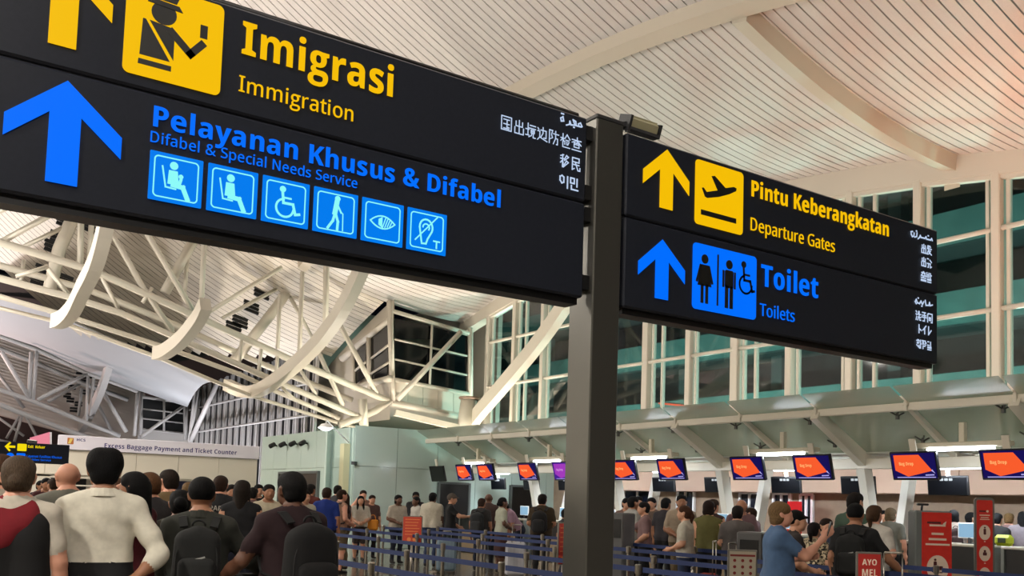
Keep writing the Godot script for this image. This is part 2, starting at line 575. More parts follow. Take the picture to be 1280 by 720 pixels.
func outside():
	var g = struct("ground_outside", "dark paved ground outside the glazed wall")
	var s = st()
	box(s, Vector3(45, -0.1, -25), Vector3(49, 0.2, 110))
	obj("paving", done(s), mat("asphalt", Color(0.12, 0.12, 0.12), 0.9), g)
	var t = thing("car_park_building", "dark multi-storey building with pale teal parapet bands seen through the windows", "building", Vector3(33, 0, -26))
	var concrete = noisy("teal_concrete", Color(0.32, 0.48, 0.47), Color(0.42, 0.58, 0.56), 0.02, 0.12, 0.8)
	var dark = mat("dark_void", Color(0.045, 0.05, 0.055), 0.7)
	s = st()
	box(s, Vector3(6, 9, 0), Vector3(8, 18, 70))
	obj("core", done(s), dark, t)
	for k in 5:
		s = st()
		box(s, Vector3(1.2, 2.6 + k * 3.05, 0), Vector3(2.6, 0.3, 70))
		obj("floor_slab", done(s), mat("slab_grey", Color(0.25, 0.3, 0.3), 0.8), t)
		s = st()
		box(s, Vector3(-0.1, 3.15 + k * 3.05, 0), Vector3(0.2, 1.25, 70))
		obj("parapet", done(s), concrete, t)
	for k in 12:
		s = st()
		box(s, Vector3(1.0, 9, -33 + k * 6.0), Vector3(0.5, 18, 0.6))
		obj("pillar", done(s), mat("slab_grey"), t)
	s = st()
	tube(s, [Vector3(-0.3, 6.75, -9.6), Vector3(-0.3, 6.2, -5.6)], 0.05, 6)
	obj("light_strip", done(s), glow(Color(1.0, 0.42, 0.28), 1.6), t)
	for z in [-4.0, -15.0, -26.0, -38.0]:
		var l = thing("lamp_post", "short lamp post standing outside between the windows and the car park", "lamp post", Vector3(25.5, 0, z), 0, "lamp posts outside the windows")
		s = st()
		tube(s, [Vector3(0, 0, 0), Vector3(0, 2.7, 0)], 0.06, 8)
		obj("post", done(s), mat("lamp_housing"), l)
		s = st()
		lathe(s, [Vector2(0.02, 2.7), Vector2(0.16, 2.74), Vector2(0.18, 2.95), Vector2(0.02, 3.05)], 12)
		obj("head", done(s), glow(Color(0.8, 1.0, 0.95), 2.0), l)
		var o := OmniLight3D.new()
		o.name = "lamp_light"
		l.add_child(o)
		o.position = Vector3(0, 3.25, 0)
		o.light_color = Color(0.75, 1.0, 0.95)
		o.light_energy = 85.0
		o.light_size = 0.2
		o.omni_range = 80
		o.omni_attenuation = 2
		o.shadow_enabled = true

# ---------------------------------------------------------------- steelwork in the roof valleys
# members given as the pixels they run through and the plane (z, metres) of the truss face they lie in
func member(parent: Node, called: String, z: float, r: float, px: Array, material: Material, n := 8):
	var pts := []
	for i in range(0, px.size(), 2):
		pts.append(on_z(px[i], px[i + 1], z))
	var s = st()
	tube(s, pts, r * 0.86, n)
	obj(called, done(s), material, parent)
func rib_member(parent: Node, ax: float, w: float, h: float, px: Array, material: Material):
	# curved box rib lying in the plane x = ax
	var pts := []
	for i in range(0, px.size(), 2):
		pts.append(on_x(px[i], px[i + 1], ax))
	var sm := []
	for i in pts.size() - 1:   # smooth the traced bends
		var p0: Vector3 = pts[maxi(i - 1, 0)]
		var p1: Vector3 = pts[i]
		var p2: Vector3 = pts[i + 1]
		var p3: Vector3 = pts[mini(i + 2, pts.size() - 1)]
		for k in 3:
			sm.append(p1.cubic_interpolate(p2, p0, p3, k / 3.0))
	sm.append(pts[pts.size() - 1])
	var s = st()
	var rows := []
	for i in sm.size():
		var d: Vector3 = ((sm[mini(i + 1, sm.size() - 1)] as Vector3) - (sm[maxi(i - 1, 0)] as Vector3)).normalized()
		var nrm := Vector3.RIGHT.cross(d).normalized()
		var c: Vector3 = sm[i]
		rows.append([c + Vector3(w, 0, 0) + nrm * h, c + Vector3(w, 0, 0) - nrm * h, c - Vector3(w, 0, 0) - nrm * h, c - Vector3(w, 0, 0) + nrm * h])
	for i in rows.size() - 1:
		for k in 4:
			quad(s, rows[i][k], rows[i + 1][k], rows[i + 1][(k + 1) % 4], rows[i][(k + 1) % 4])
	for e in [0, rows.size() - 1]:
		quad(s, rows[e][0], rows[e][1], rows[e][2], rows[e][3])
	obj("arched_rib", done(s), material, parent)

func build_trusses():
	var w = mat("truss_paint", Color(0.79, 0.76, 0.70), 0.5)
	var dk = mat("louvre_black", Color(0.035, 0.035, 0.04), 0.6)
	var t = thing("valley_truss", "cream tubular steel truss with curved hull ribs hanging in the roof valley", "truss")
	var F := -33.0
	var R := -36.0
	for e in [
		["chord", F, 0.15, [-40, 291, 0, 303, 106, 335, 150, 353, 244, 395, 371, 453, 486, 501]],
		["chord", F, 0.13, [-40, 337, 0, 348, 90, 372, 150, 391, 223, 423, 344, 476, 447, 520]],
		["chord", F - 0.5, 0.10, [-40, 360, 0, 371, 78, 393, 150, 416, 212, 436, 300, 468, 345, 489, 424, 523]],
		["chord", R, 0.14, [-40, 322, 0, 332, 110, 362, 210, 402, 330, 456, 440, 500]],
		["hull_edge", F - 1.0, 0.08, [-40, 374, 0, 385, 80, 404, 198, 447, 269, 477, 318, 496, 424, 529, 470, 541]],
		["diagonal", F, 0.12, [172, 272, 242, 390]], ["diagonal", F, 0.10, [150, 307, 176, 354, 188, 373, 216, 413]], ["post", F, 0.11, [256, 285, 251.5, 383]],
		["post", R, 0.09, [236, 305, 230, 372]], ["brace", F, 0.09, [258, 392, 352, 334]], ["brace", R, 0.09, [278, 398, 350, 359]],
		["post", F, 0.12, [101.5, 258, 100, 332]], ["post", F, 0.10, [115.7, 258, 111, 335]], ["diagonal", F, 0.10, [136, 285, 176, 356, 216, 416]],
		["brace", F, 0.12, [-10, 268, 40, 243]], ["brace", F, 0.11, [4, 301, 84, 257]], ["brace", R, 0.09, [30, 308, 78, 285]],
		["strut", R, 0.26, [100, 252, 74, 312, 62, 362]], ["brace", F, 0.08, [20, 346, 60, 333]],
		["post", F, 0.14, [408.5, 315, 406.5, 412]], ["post", F, 0.10, [378, 340, 374, 447]], ["post", F, 0.09, [350, 368, 347, 436]], ["post", F, 0.09, [437.7, 322, 436.5, 360]],
		["diagonal", R, 0.10, [386, 330, 405, 368]], ["diagonal", R, 0.10, [360, 366, 391, 424]], ["diagonal", F, 0.12, [420, 397, 471, 492]], ["diagonal", F, 0.11, [398, 440, 429, 507]],
		["diagonal", F, 0.08, [375, 462, 395, 493]], ["post", F, 0.08, [347, 442, 345, 472]], ["post", F, 0.08, [327, 434, 323, 466]], ["post", F, 0.07, [302, 424, 299, 456]],
		["strut", R, 0.24, [395, 312, 345, 385, 292, 452]], ["strut", R, 0.22, [250, 286, 206, 366]], ["diagonal", F, 0.07, [352, 484, 368, 499]],
		["diagonal", F, 0.09, [60, 336, 88, 371]], ["post", R, 0.08, [30, 325, 26, 352]], ["brace", F, 0.07, [178, 378, 190, 360]], ["diagonal", F, 0.08, [128, 348, 148, 386]],
		["bracket", F, 0.16, [424, 531, 447, 523, 470, 513, 488, 500]], ["node_cylinder", F, 0.22, [453, 499, 455, 534]],
	]:
		member(t, e[0], e[1], e[2], e[3], w)
	rib_member(t, 11.4, 0.16, 0.22, [459, 320, 441, 361, 425, 391, 405, 419, 386, 440, 364, 460, 341, 478, 320, 489, 302, 489, 284, 481], w)
	rib_member(t, 7.7, 0.16, 0.22, [257, 380, 250, 395, 240, 409, 228, 423, 216, 433, 205, 440, 196, 442], w)
	rib_member(t, 4.0, 0.15, 0.20, [137, 255, 130, 292, 119, 330, 104, 360, 92, 385, 80, 398, 70, 402], w)
	for p in [[368, 316], [352, 331], [340, 348], [327, 366], [314, 384], [300, 402], [87, 266], [82, 277], [74, 298], [67, 309], [56, 340], [50, 350], [108, 268], [108, 281], [80, 350], [292, 410], [372, 326]]:
		var s = st()
		var c := on_z(p[0], p[1], R - 0.6)
		for k in 3:
			box(s, c + Vector3(0, k * 0.15 - 0.15, 0), Vector3(0.62, 0.115, 0.1), Basis(Vector3(0, 0, 1), -0.25))
		obj("louvre", done(s), dk, t)
	# raking arch in front of the glazed wall, on its foot
	var a = thing("raking_arch", "curved cream box girder rising in front of the glazed wall from a round foot", "girder", Vector3.ZERO)
	rib_member(a, 19.0, 0.17, 0.24, [588, 530, 603, 511, 618, 494, 642, 466, 667, 436, 692, 402, 714, 368, 730, 338, 744, 306], w)
	member(a, "foot", -31.2, 0.36, [578, 553, 586, 500], w, 14)
	var s2 = st()
	lathe(s2, [Vector2(0, 0.05), Vector2(0.42, 0.05), Vector2(0.42, -0.02), Vector2(0.36, -0.05)], 16, on_z(587, 498, -31.2))
	obj("collar", done(s2), mat("cap_brown", Color(0.5, 0.42, 0.36), 0.6), a)
	var q := on_z(578, 553, -31.2)
	s2 = st()
	lathe(s2, [Vector2(0.4, 0), Vector2(0.36, q.y + 0.1)], 16, Vector3(q.x, 0, q.z))
	obj("pier", done(s2), w, a)
	# clerestory box at the end of the vault
	var b = struct("window_2", "dark clerestory windows of the boxed corner under the vault end")
	var cream = mat("cream_paint")
	var glass = mat("pane_night", Color(0.02, 0.028, 0.04), 0.1)
	var Z := -33.2
	for e in [["post", 0.14, [487, 376, 491, 503]], ["post", 0.13, [588, 408, 588, 522]], ["rail", 0.10, [488, 388, 590, 418]], ["transom", 0.05, [493, 424, 584, 445]], ["transom", 0.05, [493, 449, 584, 469]], ["mullion", 0.06, [540, 406, 537, 484]], ["sill", 0.10, [490, 474, 588, 493]], ["sill", 0.16, [489, 503, 590, 524]], ["brace", 0.13, [497, 499, 576, 415]]]:
		member(b, e[0], Z + 0.1 if e[0] != "brace" else Z + 0.5, e[1], e[2], cream)
	var ps := [[494, 398, 539, 408, 538, 424.5, 494, 424.5], [494, 424.5, 538.5, 434.5, 538, 459, 494, 449], [494, 449, 538, 459, 537, 483, 493, 474], [540, 408, 584, 420, 584, 445, 539, 434.5], [539, 434.5, 584, 445, 583, 469, 538, 459], [538, 459, 583, 469, 583, 492, 537, 483]]
	for p in ps:
		var s = st()
		quad(s, on_z(p[0], p[1], Z), on_z(p[2], p[3], Z), on_z(p[4], p[5], Z), on_z(p[6], p[7], Z))
		obj("pane", done(s), glass, b)
	for k in 5:   # cladding panels below the panes
		var x0 := 491.0 + k * 19.0
		var x1 := x0 + 18.6
		var s = st()
		var y0 := 475.0 + (x0 - 491) * 0.19
		var y1 := 475.0 + (x1 - 491) * 0.19
		quad(s, on_z(x0, y0, Z), on_z(x1, y1, Z), on_z(x1, y1 + 29, Z), on_z(x0, y0 + 28.5, Z))
		obj("cladding_panel", done(s), cream, b)
	# side windows running back from the corner post
	for e in [[464, 422, 486, 405, 485, 431, 464, 447], [464, 447, 485, 431, 484.5, 453, 464.5, 466], [464.5, 466, 484.5, 453, 484, 474, 465, 483], [443, 441, 457, 429, 457, 452, 444, 462], [444, 462, 457, 452, 457, 471, 445, 480]]:
		var s = st()
		quad(s, on_x(e[0], e[1], 16.35), on_x(e[2], e[3], 16.35), on_x(e[4], e[5], 16.35), on_x(e[6], e[7], 16.35))
		obj("pane", done(s), glass, b)
	for e in [[440, 437, 488, 398, 0.13], [461, 421, 462, 488, 0.11], [441, 440, 443, 486, 0.09], [464, 448, 486, 431, 0.05], [464, 467, 486, 453, 0.05], [444, 463, 458, 452, 0.05], [442, 485, 488, 473, 0.14], [428, 448, 442, 436, 0.16]]:
		var s = st()
		tube(s, [on_x(e[0], e[1], 16.3), on_x(e[2], e[3], 16.3)], e[4], 8)
		obj("side_frame", done(s), cream, b)
	for e in [[442, 486, 488, 474, 488, 503, 443, 505]]:
		var s = st()
		quad(s, on_x(e[0], e[1], 16.34), on_x(e[2], e[3], 16.34), on_x(e[4], e[5], 16.34), on_x(e[6], e[7], 16.34))
		obj("cladding_panel", done(s), cream, b)
	var sf = st()
	for i in 8:
		var za := -33.2 - i
		var zb := za - 1.0
		quad(sf, Vector3(16.5, 4.6, za), Vector3(16.5, 4.6, zb), Vector3(16.5, roof_f(zb, -21.0) + roof_g(16.5) + 0.05, zb), Vector3(16.5, roof_f(za, -21.0) + roof_g(16.5) + 0.05, za))
	obj("wall_panel", done(sf), cream, b)
	var s3 = st()
	var c0 := on_z(489, 504, Z)
	var c1 := on_z(592, 526, Z)
	quad(s3, c0, c1, c1 + Vector3(0.5, -0.2, -8), c0 + Vector3(0.5, -0.2, -8))
	box(s3, Vector3(21.5, 6.5, -38), Vector3(0.2, 8, 9.5))
	box(s3, Vector3(19.5, 6.5, -42.5), Vector3(7, 8, 0.2))
	obj("soffit", done(s3), mat("cream_paint"), b)
	s3 = st()
	beam(s3, on_z(494, 516, -32.0), on_z(600, 541, -31.0), 0.3, 0.22)
	obj("edge_beam", done(s3), w, b)

# ---------------------------------------------------------------- check-in row: canopy, screens, lamps, desks
func face_hall(o: Node3D, at: Vector3, tilt := 0.0):
	o.transform = Transform3D(Basis(Vector3.UP, -PI / 2) * Basis(Vector3.RIGHT, tilt), at)

func build_checkin():
	var s
	var w = mat("canopy_paint", Color(0.82, 0.79, 0.72), 0.45)
	var c = thing("check_in_canopy", "long cream steel and glass canopy on V-shaped legs over the check-in desks", "canopy")
	var z_near := -3.4
	var z_far := -26.7
	s = st()
	cbox(s, Vector3(14.6, 3.405, (z_near + z_far) * 0.5), Vector3(0.10, 0.14, z_near - z_far), 0.012)
	obj("fascia", done(s), w, c)
	s = st()
	cbox(s, Vector3(16.0, 2.52, (z_near + z_far) * 0.5), Vector3(0.14, 0.2, z_near - z_far), 0.012)
	obj("purlin", done(s), w, c)
	s = st()
	cbox(s, Vector3(17.55, 2.58, (z_near + z_far) * 0.5), Vector3(0.14, 0.16, z_near - z_far), 0.012)
	obj("purlin", done(s), w, c)
	var gl := mat("canopy_glass", Color(0.70, 0.74, 0.66, 0.62), 0.22)
	gl.transparency = BaseMaterial3D.TRANSPARENCY_ALPHA
	var frost := mat("frosted_panel", Color(0.72, 0.73, 0.68), 0.35)
	for k in 13:
		var z := -11.55 + 1.872 * (4 - k)
		var main := (k % 2) == 0
		if z < z_far + 0.2 or z > z_near:
			continue
		s = st()
		beam(s, Vector3(14.55, 3.42 if main else 3.5, z), Vector3(16.05, 2.58 if main else 2.64, z), 0.17 if main else 0.09, 0.30 if main else 0.16)
		obj("rafter", done(s), w, c)
		s = st()
		beam(s, Vector3(15.95, 2.60, z), Vector3(18.9, 2.66, z), 0.14, 0.16)
		obj("tie_beam", done(s), w, c)
		s = st()
		cbox(s, Vector3(14.535, 3.41, z), Vector3(0.05, 0.17, 0.06), 0.008)
		obj("fascia_clip", done(s), w, c)
		if main:
			for e in [[Vector3(16.0, 2.45, z), Vector3(16.58, 0.0, z)], [Vector3(17.53, 2.52, z), Vector3(16.95, 0.0, z)]]:
				s = st()
				beam(s, e[0], e[1], 0.17, 0.24, Vector3.RIGHT)
				obj("leg", done(s), mat("leg_paint", Color(0.80, 0.78, 0.73), 0.45), c)
		# glass roof panels over the module, sloping up to the front edge
		if z - 1.872 > z_far - 0.5:
			s = st()
			var za := z - 0.03
			var zb := z - 1.842
			var f0 := Vector3(14.12, 3.70, 0)
			var f1 := Vector3(16.0, 2.72, 0)
			for o in [0.0, 0.02]:
				quad(s, f0 + Vector3(0, o, za), f0 + Vector3(0, o, zb), f1 + Vector3(0, o, zb), f1 + Vector3(0, o, za))
			obj("glass_panel", done(s), gl, c)
			s = st()
			box(s, Vector3(17.4, 2.73, z - 0.936), Vector3(2.9, 0.03, 1.82))
			obj("frosted_panel", done(s), frost, c)
			# spider fittings of the glazing
			for x: float in [14.75, 15.5]:
				s = st()
				var y := 3.70 - (x - 14.12) * 0.5213 - 0.05
				for a in 4:
					var d := Vector3(0.11 * (1 if a & 1 else -1), 0.03, 0.09 * (1 if a & 2 else -1))
					beam(s, Vector3(x, y - 0.05, z - 0.3), Vector3(x, y, z - 0.3) + d, 0.025, 0.025)
				box(s, Vector3(x, y - 0.07, z - 0.3), Vector3(0.05, 0.08, 0.05))
				obj("spider_fitting", done(s), mat("fitting_dark", Color(0.25, 0.25, 0.22), 0.5), c)
	# screens, lamps and desks module by module
	var mods := [-5.05, -8.9, -12.65, -16.5, -20.5, -24.1]
	for m in mods.size():
		var zc: float = mods[m]
		hanging_lamp(zc, m)
		for k in 2:
			var z := zc + (0.82 if k == 0 else -0.8)
			if m == 5:
				z = zc + (0.66 if k == 0 else -0.55)
			flight_screen(Vector3(14.8, 2.4, z), m, k)
			rear_monitor(Vector3(16.45, 2.12, zc + (0.62 if k == 0 else -1.2)), m, k)
	flight_screen(Vector3(14.8, 2.37, -26.3), 6, 0)
	for k in 11:
		counter(-5.6 - k * 1.872, k)
	rear_wall()

var ordinal := ["first", "second", "third", "fourth", "fifth", "sixth", "seventh", "eighth", "ninth", "tenth", "eleventh", "twelfth", "thirteenth"]

func flight_screen(at: Vector3, m: int, k: int):
	var purple := m == 4 and k == 0
	var off := m == 6
	var where := "%s screen from the green end wall" % ordinal[clampi((5 - m) * 2 + (1 - k) + 1, 0, 12)]
	var t = thing("flight_screen", ("switched-off black screen hung beside the green end wall" if off else ("purple check-in screen hung under the canopy, " if purple else "orange check-in screen hung under the canopy, ") + where), "screen", at, 0, "check-in screens under the canopy")
	face_hall(t, at, 0.26)
	var s = st()
	cbox(s, Vector3(0, 0, -0.035), Vector3(0.88, 0.50, 0.07), 0.012)
	obj("housing", done(s), mat("screen_black", Color(0.02, 0.02, 0.025), 0.35), t)
	s = st()
	box(s, Vector3(0, 0.33, -0.06), Vector3(0.12, 0.26, 0.03))
	obj("bracket", done(s), mat("canopy_paint"), t)
	if off:
		return
	s = st()
	box(s, Vector3(0, 0.005, 0.001), Vector3(0.82, 0.44, 0.004))
	var base := obj("display", done(s), glow(Color(0.09, 0.06, 0.36) if not purple else Color(0.30, 0.10, 0.62), 0.8), t)
	s = st()
	var poly := PackedVector2Array([Vector2(-0.36, 0.195), Vector2(0.12, 0.195), Vector2(0.335, -0.085), Vector2(-0.13, -0.185), Vector2(-0.36, -0.075)])
	plate(s, poly, 0.003, 0.002)
	obj("orange_field", done(s), glow(Color(0.97, 0.36, 0.17) if not purple else Color(0.62, 0.22, 0.72), 1.0), base)
	text(base, "lettering", "Bag Drop", true, -0.27, 0.0, 0.015, 0.055, 0.005, glow(Color(1.0, 0.72, 0.45) if not purple else Color(0.85, 0.6, 0.9), 1.0), 0.002)
	s = st()
	plate(s, PackedVector2Array([Vector2(0.335, -0.06), Vector2(0.385, -0.135), Vector2(0.315, -0.085)]), 0.004, 0.002)
	plate(s, PackedVector2Array([Vector2(0.2, -0.17), Vector2(0.36, -0.165), Vector2(0.36, -0.145), Vector2(0.2, -0.15)]), 0.004, 0.002)
	plate(s, PackedVector2Array([Vector2(-0.34, -0.205), Vector2(0.38, -0.205), Vector2(0.38, -0.19), Vector2(-0.34, -0.19)]), 0.004, 0.002)
	obj("caption", done(s), glow(Color(0.75, 0.72, 1.0), 0.8), base)

func rear_monitor(at: Vector3, m: int, k: int):
	var t = thing("rear_monitor", "%s dark monitor from the green end wall, hung behind the desks" % ordinal[(5 - m) * 2 + 1 - k], "monitor", at, 0, "dark monitors behind the desks")
	face_hall(t, at, 0.12)
	var s = st()
	cbox(s, Vector3(0, 0, -0.03), Vector3(0.80, 0.36, 0.06), 0.01)
	obj("housing", done(s), mat("screen_black"), t)
	s = st()
	box(s, Vector3(0, -0.01, 0.001), Vector3(0.75, 0.31, 0.004))
	obj("display", done(s), glow(Color(0.05, 0.06, 0.09), 0.5), t)
	s = st()
	for i in 3:
		plate(s, round_rect(-0.14 + i * 0.09, 0.09, -0.07 + i * 0.09, 0.135, 0.01), 0.003, 0.002)
	obj("white_digits", done(s), glow(Color(0.85, 0.88, 0.9), 0.9), t)
	s = st()
	box(s, Vector3(0, 0.3, -0.05), Vector3(0.06, 0.36, 0.04))
	obj("hanger", done(s), mat("canopy_paint"), t)

func hanging_lamp(zc: float, m: int):
	var t = thing("desk_lamp_bar", "white lamp bar with bright tube over the %s screen pair from the green wall" % ordinal[5 - m], "lamp", Vector3(14.95, 2.72, zc), 0, "lamp bars under the canopy")
	var s = st()
	cbox(s, Vector3(0, 0.03, 0), Vector3(0.22, 0.09, 1.62), 0.015)
	obj("housing", done(s), mat("lamp_cream", Color(0.78, 0.75, 0.66), 0.5), t)
	s = st()
	cbox(s, Vector3(0, 0.22, 0), Vector3(0.10, 0.36, 0.10), 0.008)
	obj("post", done(s), mat("lamp_cream"), t)
	s = st()
	tube(s, [Vector3(-0.09, -0.045, -0.58), Vector3(-0.09, -0.045, 0.58)], 0.028, 8)
	obj("tube", done(s), glow(Color(0.93, 0.96, 1.0), 24.0), t)
	strip_light(t, Vector3(-0.09, -0.085, 0), 1.15, 5.0)
	# second tube further back over the desks
	var q = thing("back_lamp_bar", "slim lamp tube set back over the %s desk pair from the green wall" % ordinal[5 - m], "lamp", Vector3(16.2, 2.43, zc - 0.75), 0, "slim lamp tubes over the desks")
	s = st()
	box(s, Vector3(0, 0.05, 0), Vector3(0.12, 0.05, 1.3))
	obj("housing", done(s), mat("lamp_cream"), q)
	s = st()
	tube(s, [Vector3(0, 0.0, -0.55), Vector3(0, 0.0, 0.55)], 0.024, 8)
	obj("tube", done(s), glow(Color(0.93, 0.96, 1.0), 11.0), q)
	strip_light(q, Vector3(0.04, -0.035, 0), 1.1, 9.0, Vector3(0.75, -0.66, 0))

func strip_light(parent: Node, at: Vector3, length: float, energy: float, aim := Vector3.DOWN):
	var l := AreaLight3D.new()
	l.name = "tube_light"
	parent.add_child(l)
	l.position = at
	l.basis = Basis.looking_at(aim, Vector3.FORWARD)
	l.area_size = Vector2(0.06, length)
	l.light_color = Color(0.92, 0.96, 1.0)
	l.light_energy = energy
	l.area_range = 40
	l.area_attenuation = 2
	l.shadow_enabled = true

func counter(z: float, k: int):
	var t = thing("check_in_desk", "black-fronted check-in desk with a pale top, %s from the near end of the row" % ["first", "second", "third", "fourth", "fifth", "sixth", "seventh", "eighth", "ninth", "tenth", "eleventh"][k], "desk", Vector3(15.25, 0, z), 0, "check-in desks in a row")
	var s = st()
	cbox(s, Vector3(0.02, 1.09, 0), Vector3(0.62, 0.045, 1.62), 0.01)
	obj("desk_top", done(s), mat("desk_top_pale", Color(0.72, 0.70, 0.64), 0.35), t)
	s = st()
	box(s, Vector3(0, 0.85, 0), Vector3(0.5, 0.43, 1.5))
	obj("front_panel", done(s), mat("desk_black", Color(0.03, 0.03, 0.035), 0.35), t)
	s = st()
	box(s, Vector3(0.02, 0.33, 0), Vector3(0.46, 0.62, 1.46))
	obj("plinth", done(s), mat("plinth_tan", Color(0.58, 0.50, 0.38), 0.5), t)
	s = st()
	box(s, Vector3(0.0, 0.54, 0.79), Vector3(0.56, 1.06, 0.05))
	obj("side_panel", done(s), mat("desk_grey", Color(0.42, 0.44, 0.42), 0.5), t)
	s = st()
	box(s, Vector3(0.0, 0.54, -0.79), Vector3(0.56, 1.06, 0.05))
	obj("side_panel", done(s), mat("desk_grey"), t)
	var mo = thing("desk_monitor", "small white-lit desk monitor on the %s check-in desk" % ["first", "second", "third", "fourth", "fifth", "sixth", "seventh", "eighth", "ninth", "tenth", "eleventh"][k], "monitor", Vector3(15.3, 1.112, z + 0.35), 0.0, "desk monitors")
	s = st()
	cbox(s, Vector3(0, 0.22, 0), Vector3(0.03, 0.26, 0.40), 0.006)
	obj("housing", done(s), mat("white_paint"), mo)
	s = st()
	box(s, Vector3(-0.016, 0.22, 0), Vector3(0.003, 0.23, 0.37))
	obj("display", done(s), glow(Color(0.62, 0.80, 0.92), 0.75), mo)
	s = st()
	box(s, Vector3(0, 0.05, 0), Vector3(0.03, 0.1, 0.05))
	box(s, Vector3(0, 0.005, 0), Vector3(0.14, 0.01, 0.2))
	obj("stand", done(s), mat("lamp_housing"), mo)

func rear_wall():
	# lit band over the back of the desks and the openings below it
	var b = struct("trim_2", "pinkish beige lit band along the wall behind the desks")
	for k in 9:
		var s = st()
		box(s, Vector3(19.3, 2.33, -5.5 - k * 2.3), Vector3(1.1, 0.62, 2.28))
		obj("band_panel", done(s), mat("band_pink", Color(0.78, 0.65, 0.56), 0.6), b)
	for e in [[782, 814, 612, 645], [848, 868, 613, 640], [926, 950, 616, 648], [968, 988, 617, 655], [1002, 1016, 618, 655]]:
		var w = struct("window_%d" % (5 + [782, 848, 926, 968, 1002].find(e[0])), "dark blue window in the wall behind the desks")
		var a := on_x(e[0], e[2], 19.87)
		var c := on_x(e[1], e[3], 19.87)
		var s = st()
		box(s, (a + c) * 0.5, Vector3(0.04, absf(a.y - c.y), absf(a.z - c.z)))
		obj("pane", done(s), mat("pane_navy", Color(0.03, 0.06, 0.14), 0.12), w)
		s = st()
		for z in [a.z, c.z, (a.z + c.z) * 0.5]:
			box(s, Vector3(19.85, (a.y + c.y) * 0.5, z), Vector3(0.08, absf(a.y - c.y), 0.07))
		box(s, Vector3(19.85, a.y, (a.z + c.z) * 0.5), Vector3(0.08, 0.07, absf(a.z - c.z)))
		obj("frame", done(s), mat("white_paint"), w)
	var t = thing("red_standee", "glowing red advertising panel standing by the rear windows", "light box", on_x(993, 655, 19.2) * Vector3(1, 0, 1))
	var s = st()
	cbox(s, Vector3(0, 0.95, 0), Vector3(0.06, 1.7, 0.42), 0.01)
	obj("screen", done(s), glow(Color(0.85, 0.12, 0.14), 0.8), t)
	s = st()
	box(s, Vector3(0, 0.05, 0), Vector3(0.3, 0.1, 0.46))
	obj("foot", done(s), mat("desk_grey"), t)

# ---------------------------------------------------------------- hanging wayfinding signs
func glyphs(s: SurfaceTool, chars: Array, x0: float, x1: float, y0: float, y1: float, z: float, w := 0.009):
	# each glyph: pen strokes on a 0-9 grid, digit pairs x y with y down
	var n := chars.size()
	var cw := (x1 - x0) / n
	for i in n:
		for line in (chars[i] as String).split(" ", false):
			var pts := []
			for k in range(0, line.length() - 1, 2):
				pts.append(Vector2(x0 + cw * (i + 0.1 + 0.8 * int(line[k]) / 9.0), y1 - (y1 - y0) * int(line[k + 1]) / 9.0))
			stroke(s, pts, w, z, 0.003)

func arrow_up(cx: float, y0: float, y1: float, w: float, shaft: float, wing: float) -> PackedVector2Array:
	var h := w * 0.5
	var drop := 0.205 * w / 0.48
	var sh := shaft * 0.5
	var inner := y1 - wing - drop * sh / h * 1.0
	return PackedVector2Array([Vector2(cx, y1), Vector2(cx + h, y1 - drop), Vector2(cx + h, y1 - drop - wing), Vector2(cx + sh, inner), Vector2(cx + sh, y0), Vector2(cx - sh, y0), Vector2(cx - sh, inner), Vector2(cx - h, y1 - drop - wing), Vector2(cx - h, y1 - drop)])

func figure_seated(s, c: Vector2, k: float, z: float, infant: bool):
	plate(s, disc(c + Vector2(0.0, 0.062) * k, 0.019 * k), z, 0.003)
	plate(s, PackedVector2Array([c + Vector2(-0.022, 0.038) * k, c + Vector2(0.018, 0.038) * k, c + Vector2(0.026, -0.028) * k, c + Vector2(-0.026, -0.028) * k]), z, 0.003)
	stroke(s, [c + Vector2(0.0, -0.03) * k, c + Vector2(0.045, -0.034) * k, c + Vector2(0.068, -0.085) * k], 0.022 * k, z, 0.003)
	stroke(s, [c + Vector2(-0.052, 0.05) * k, c + Vector2(-0.034, -0.045) * k, c + Vector2(0.012, -0.048) * k], 0.007 * k, z, 0.003)
	if infant:
		plate(s, disc(c + Vector2(0.034, 0.016) * k, 0.011 * k), z, 0.003)
		stroke(s, [c + Vector2(0.034, 0.0) * k, c + Vector2(0.03, -0.015) * k], 0.014 * k, z, 0.003)

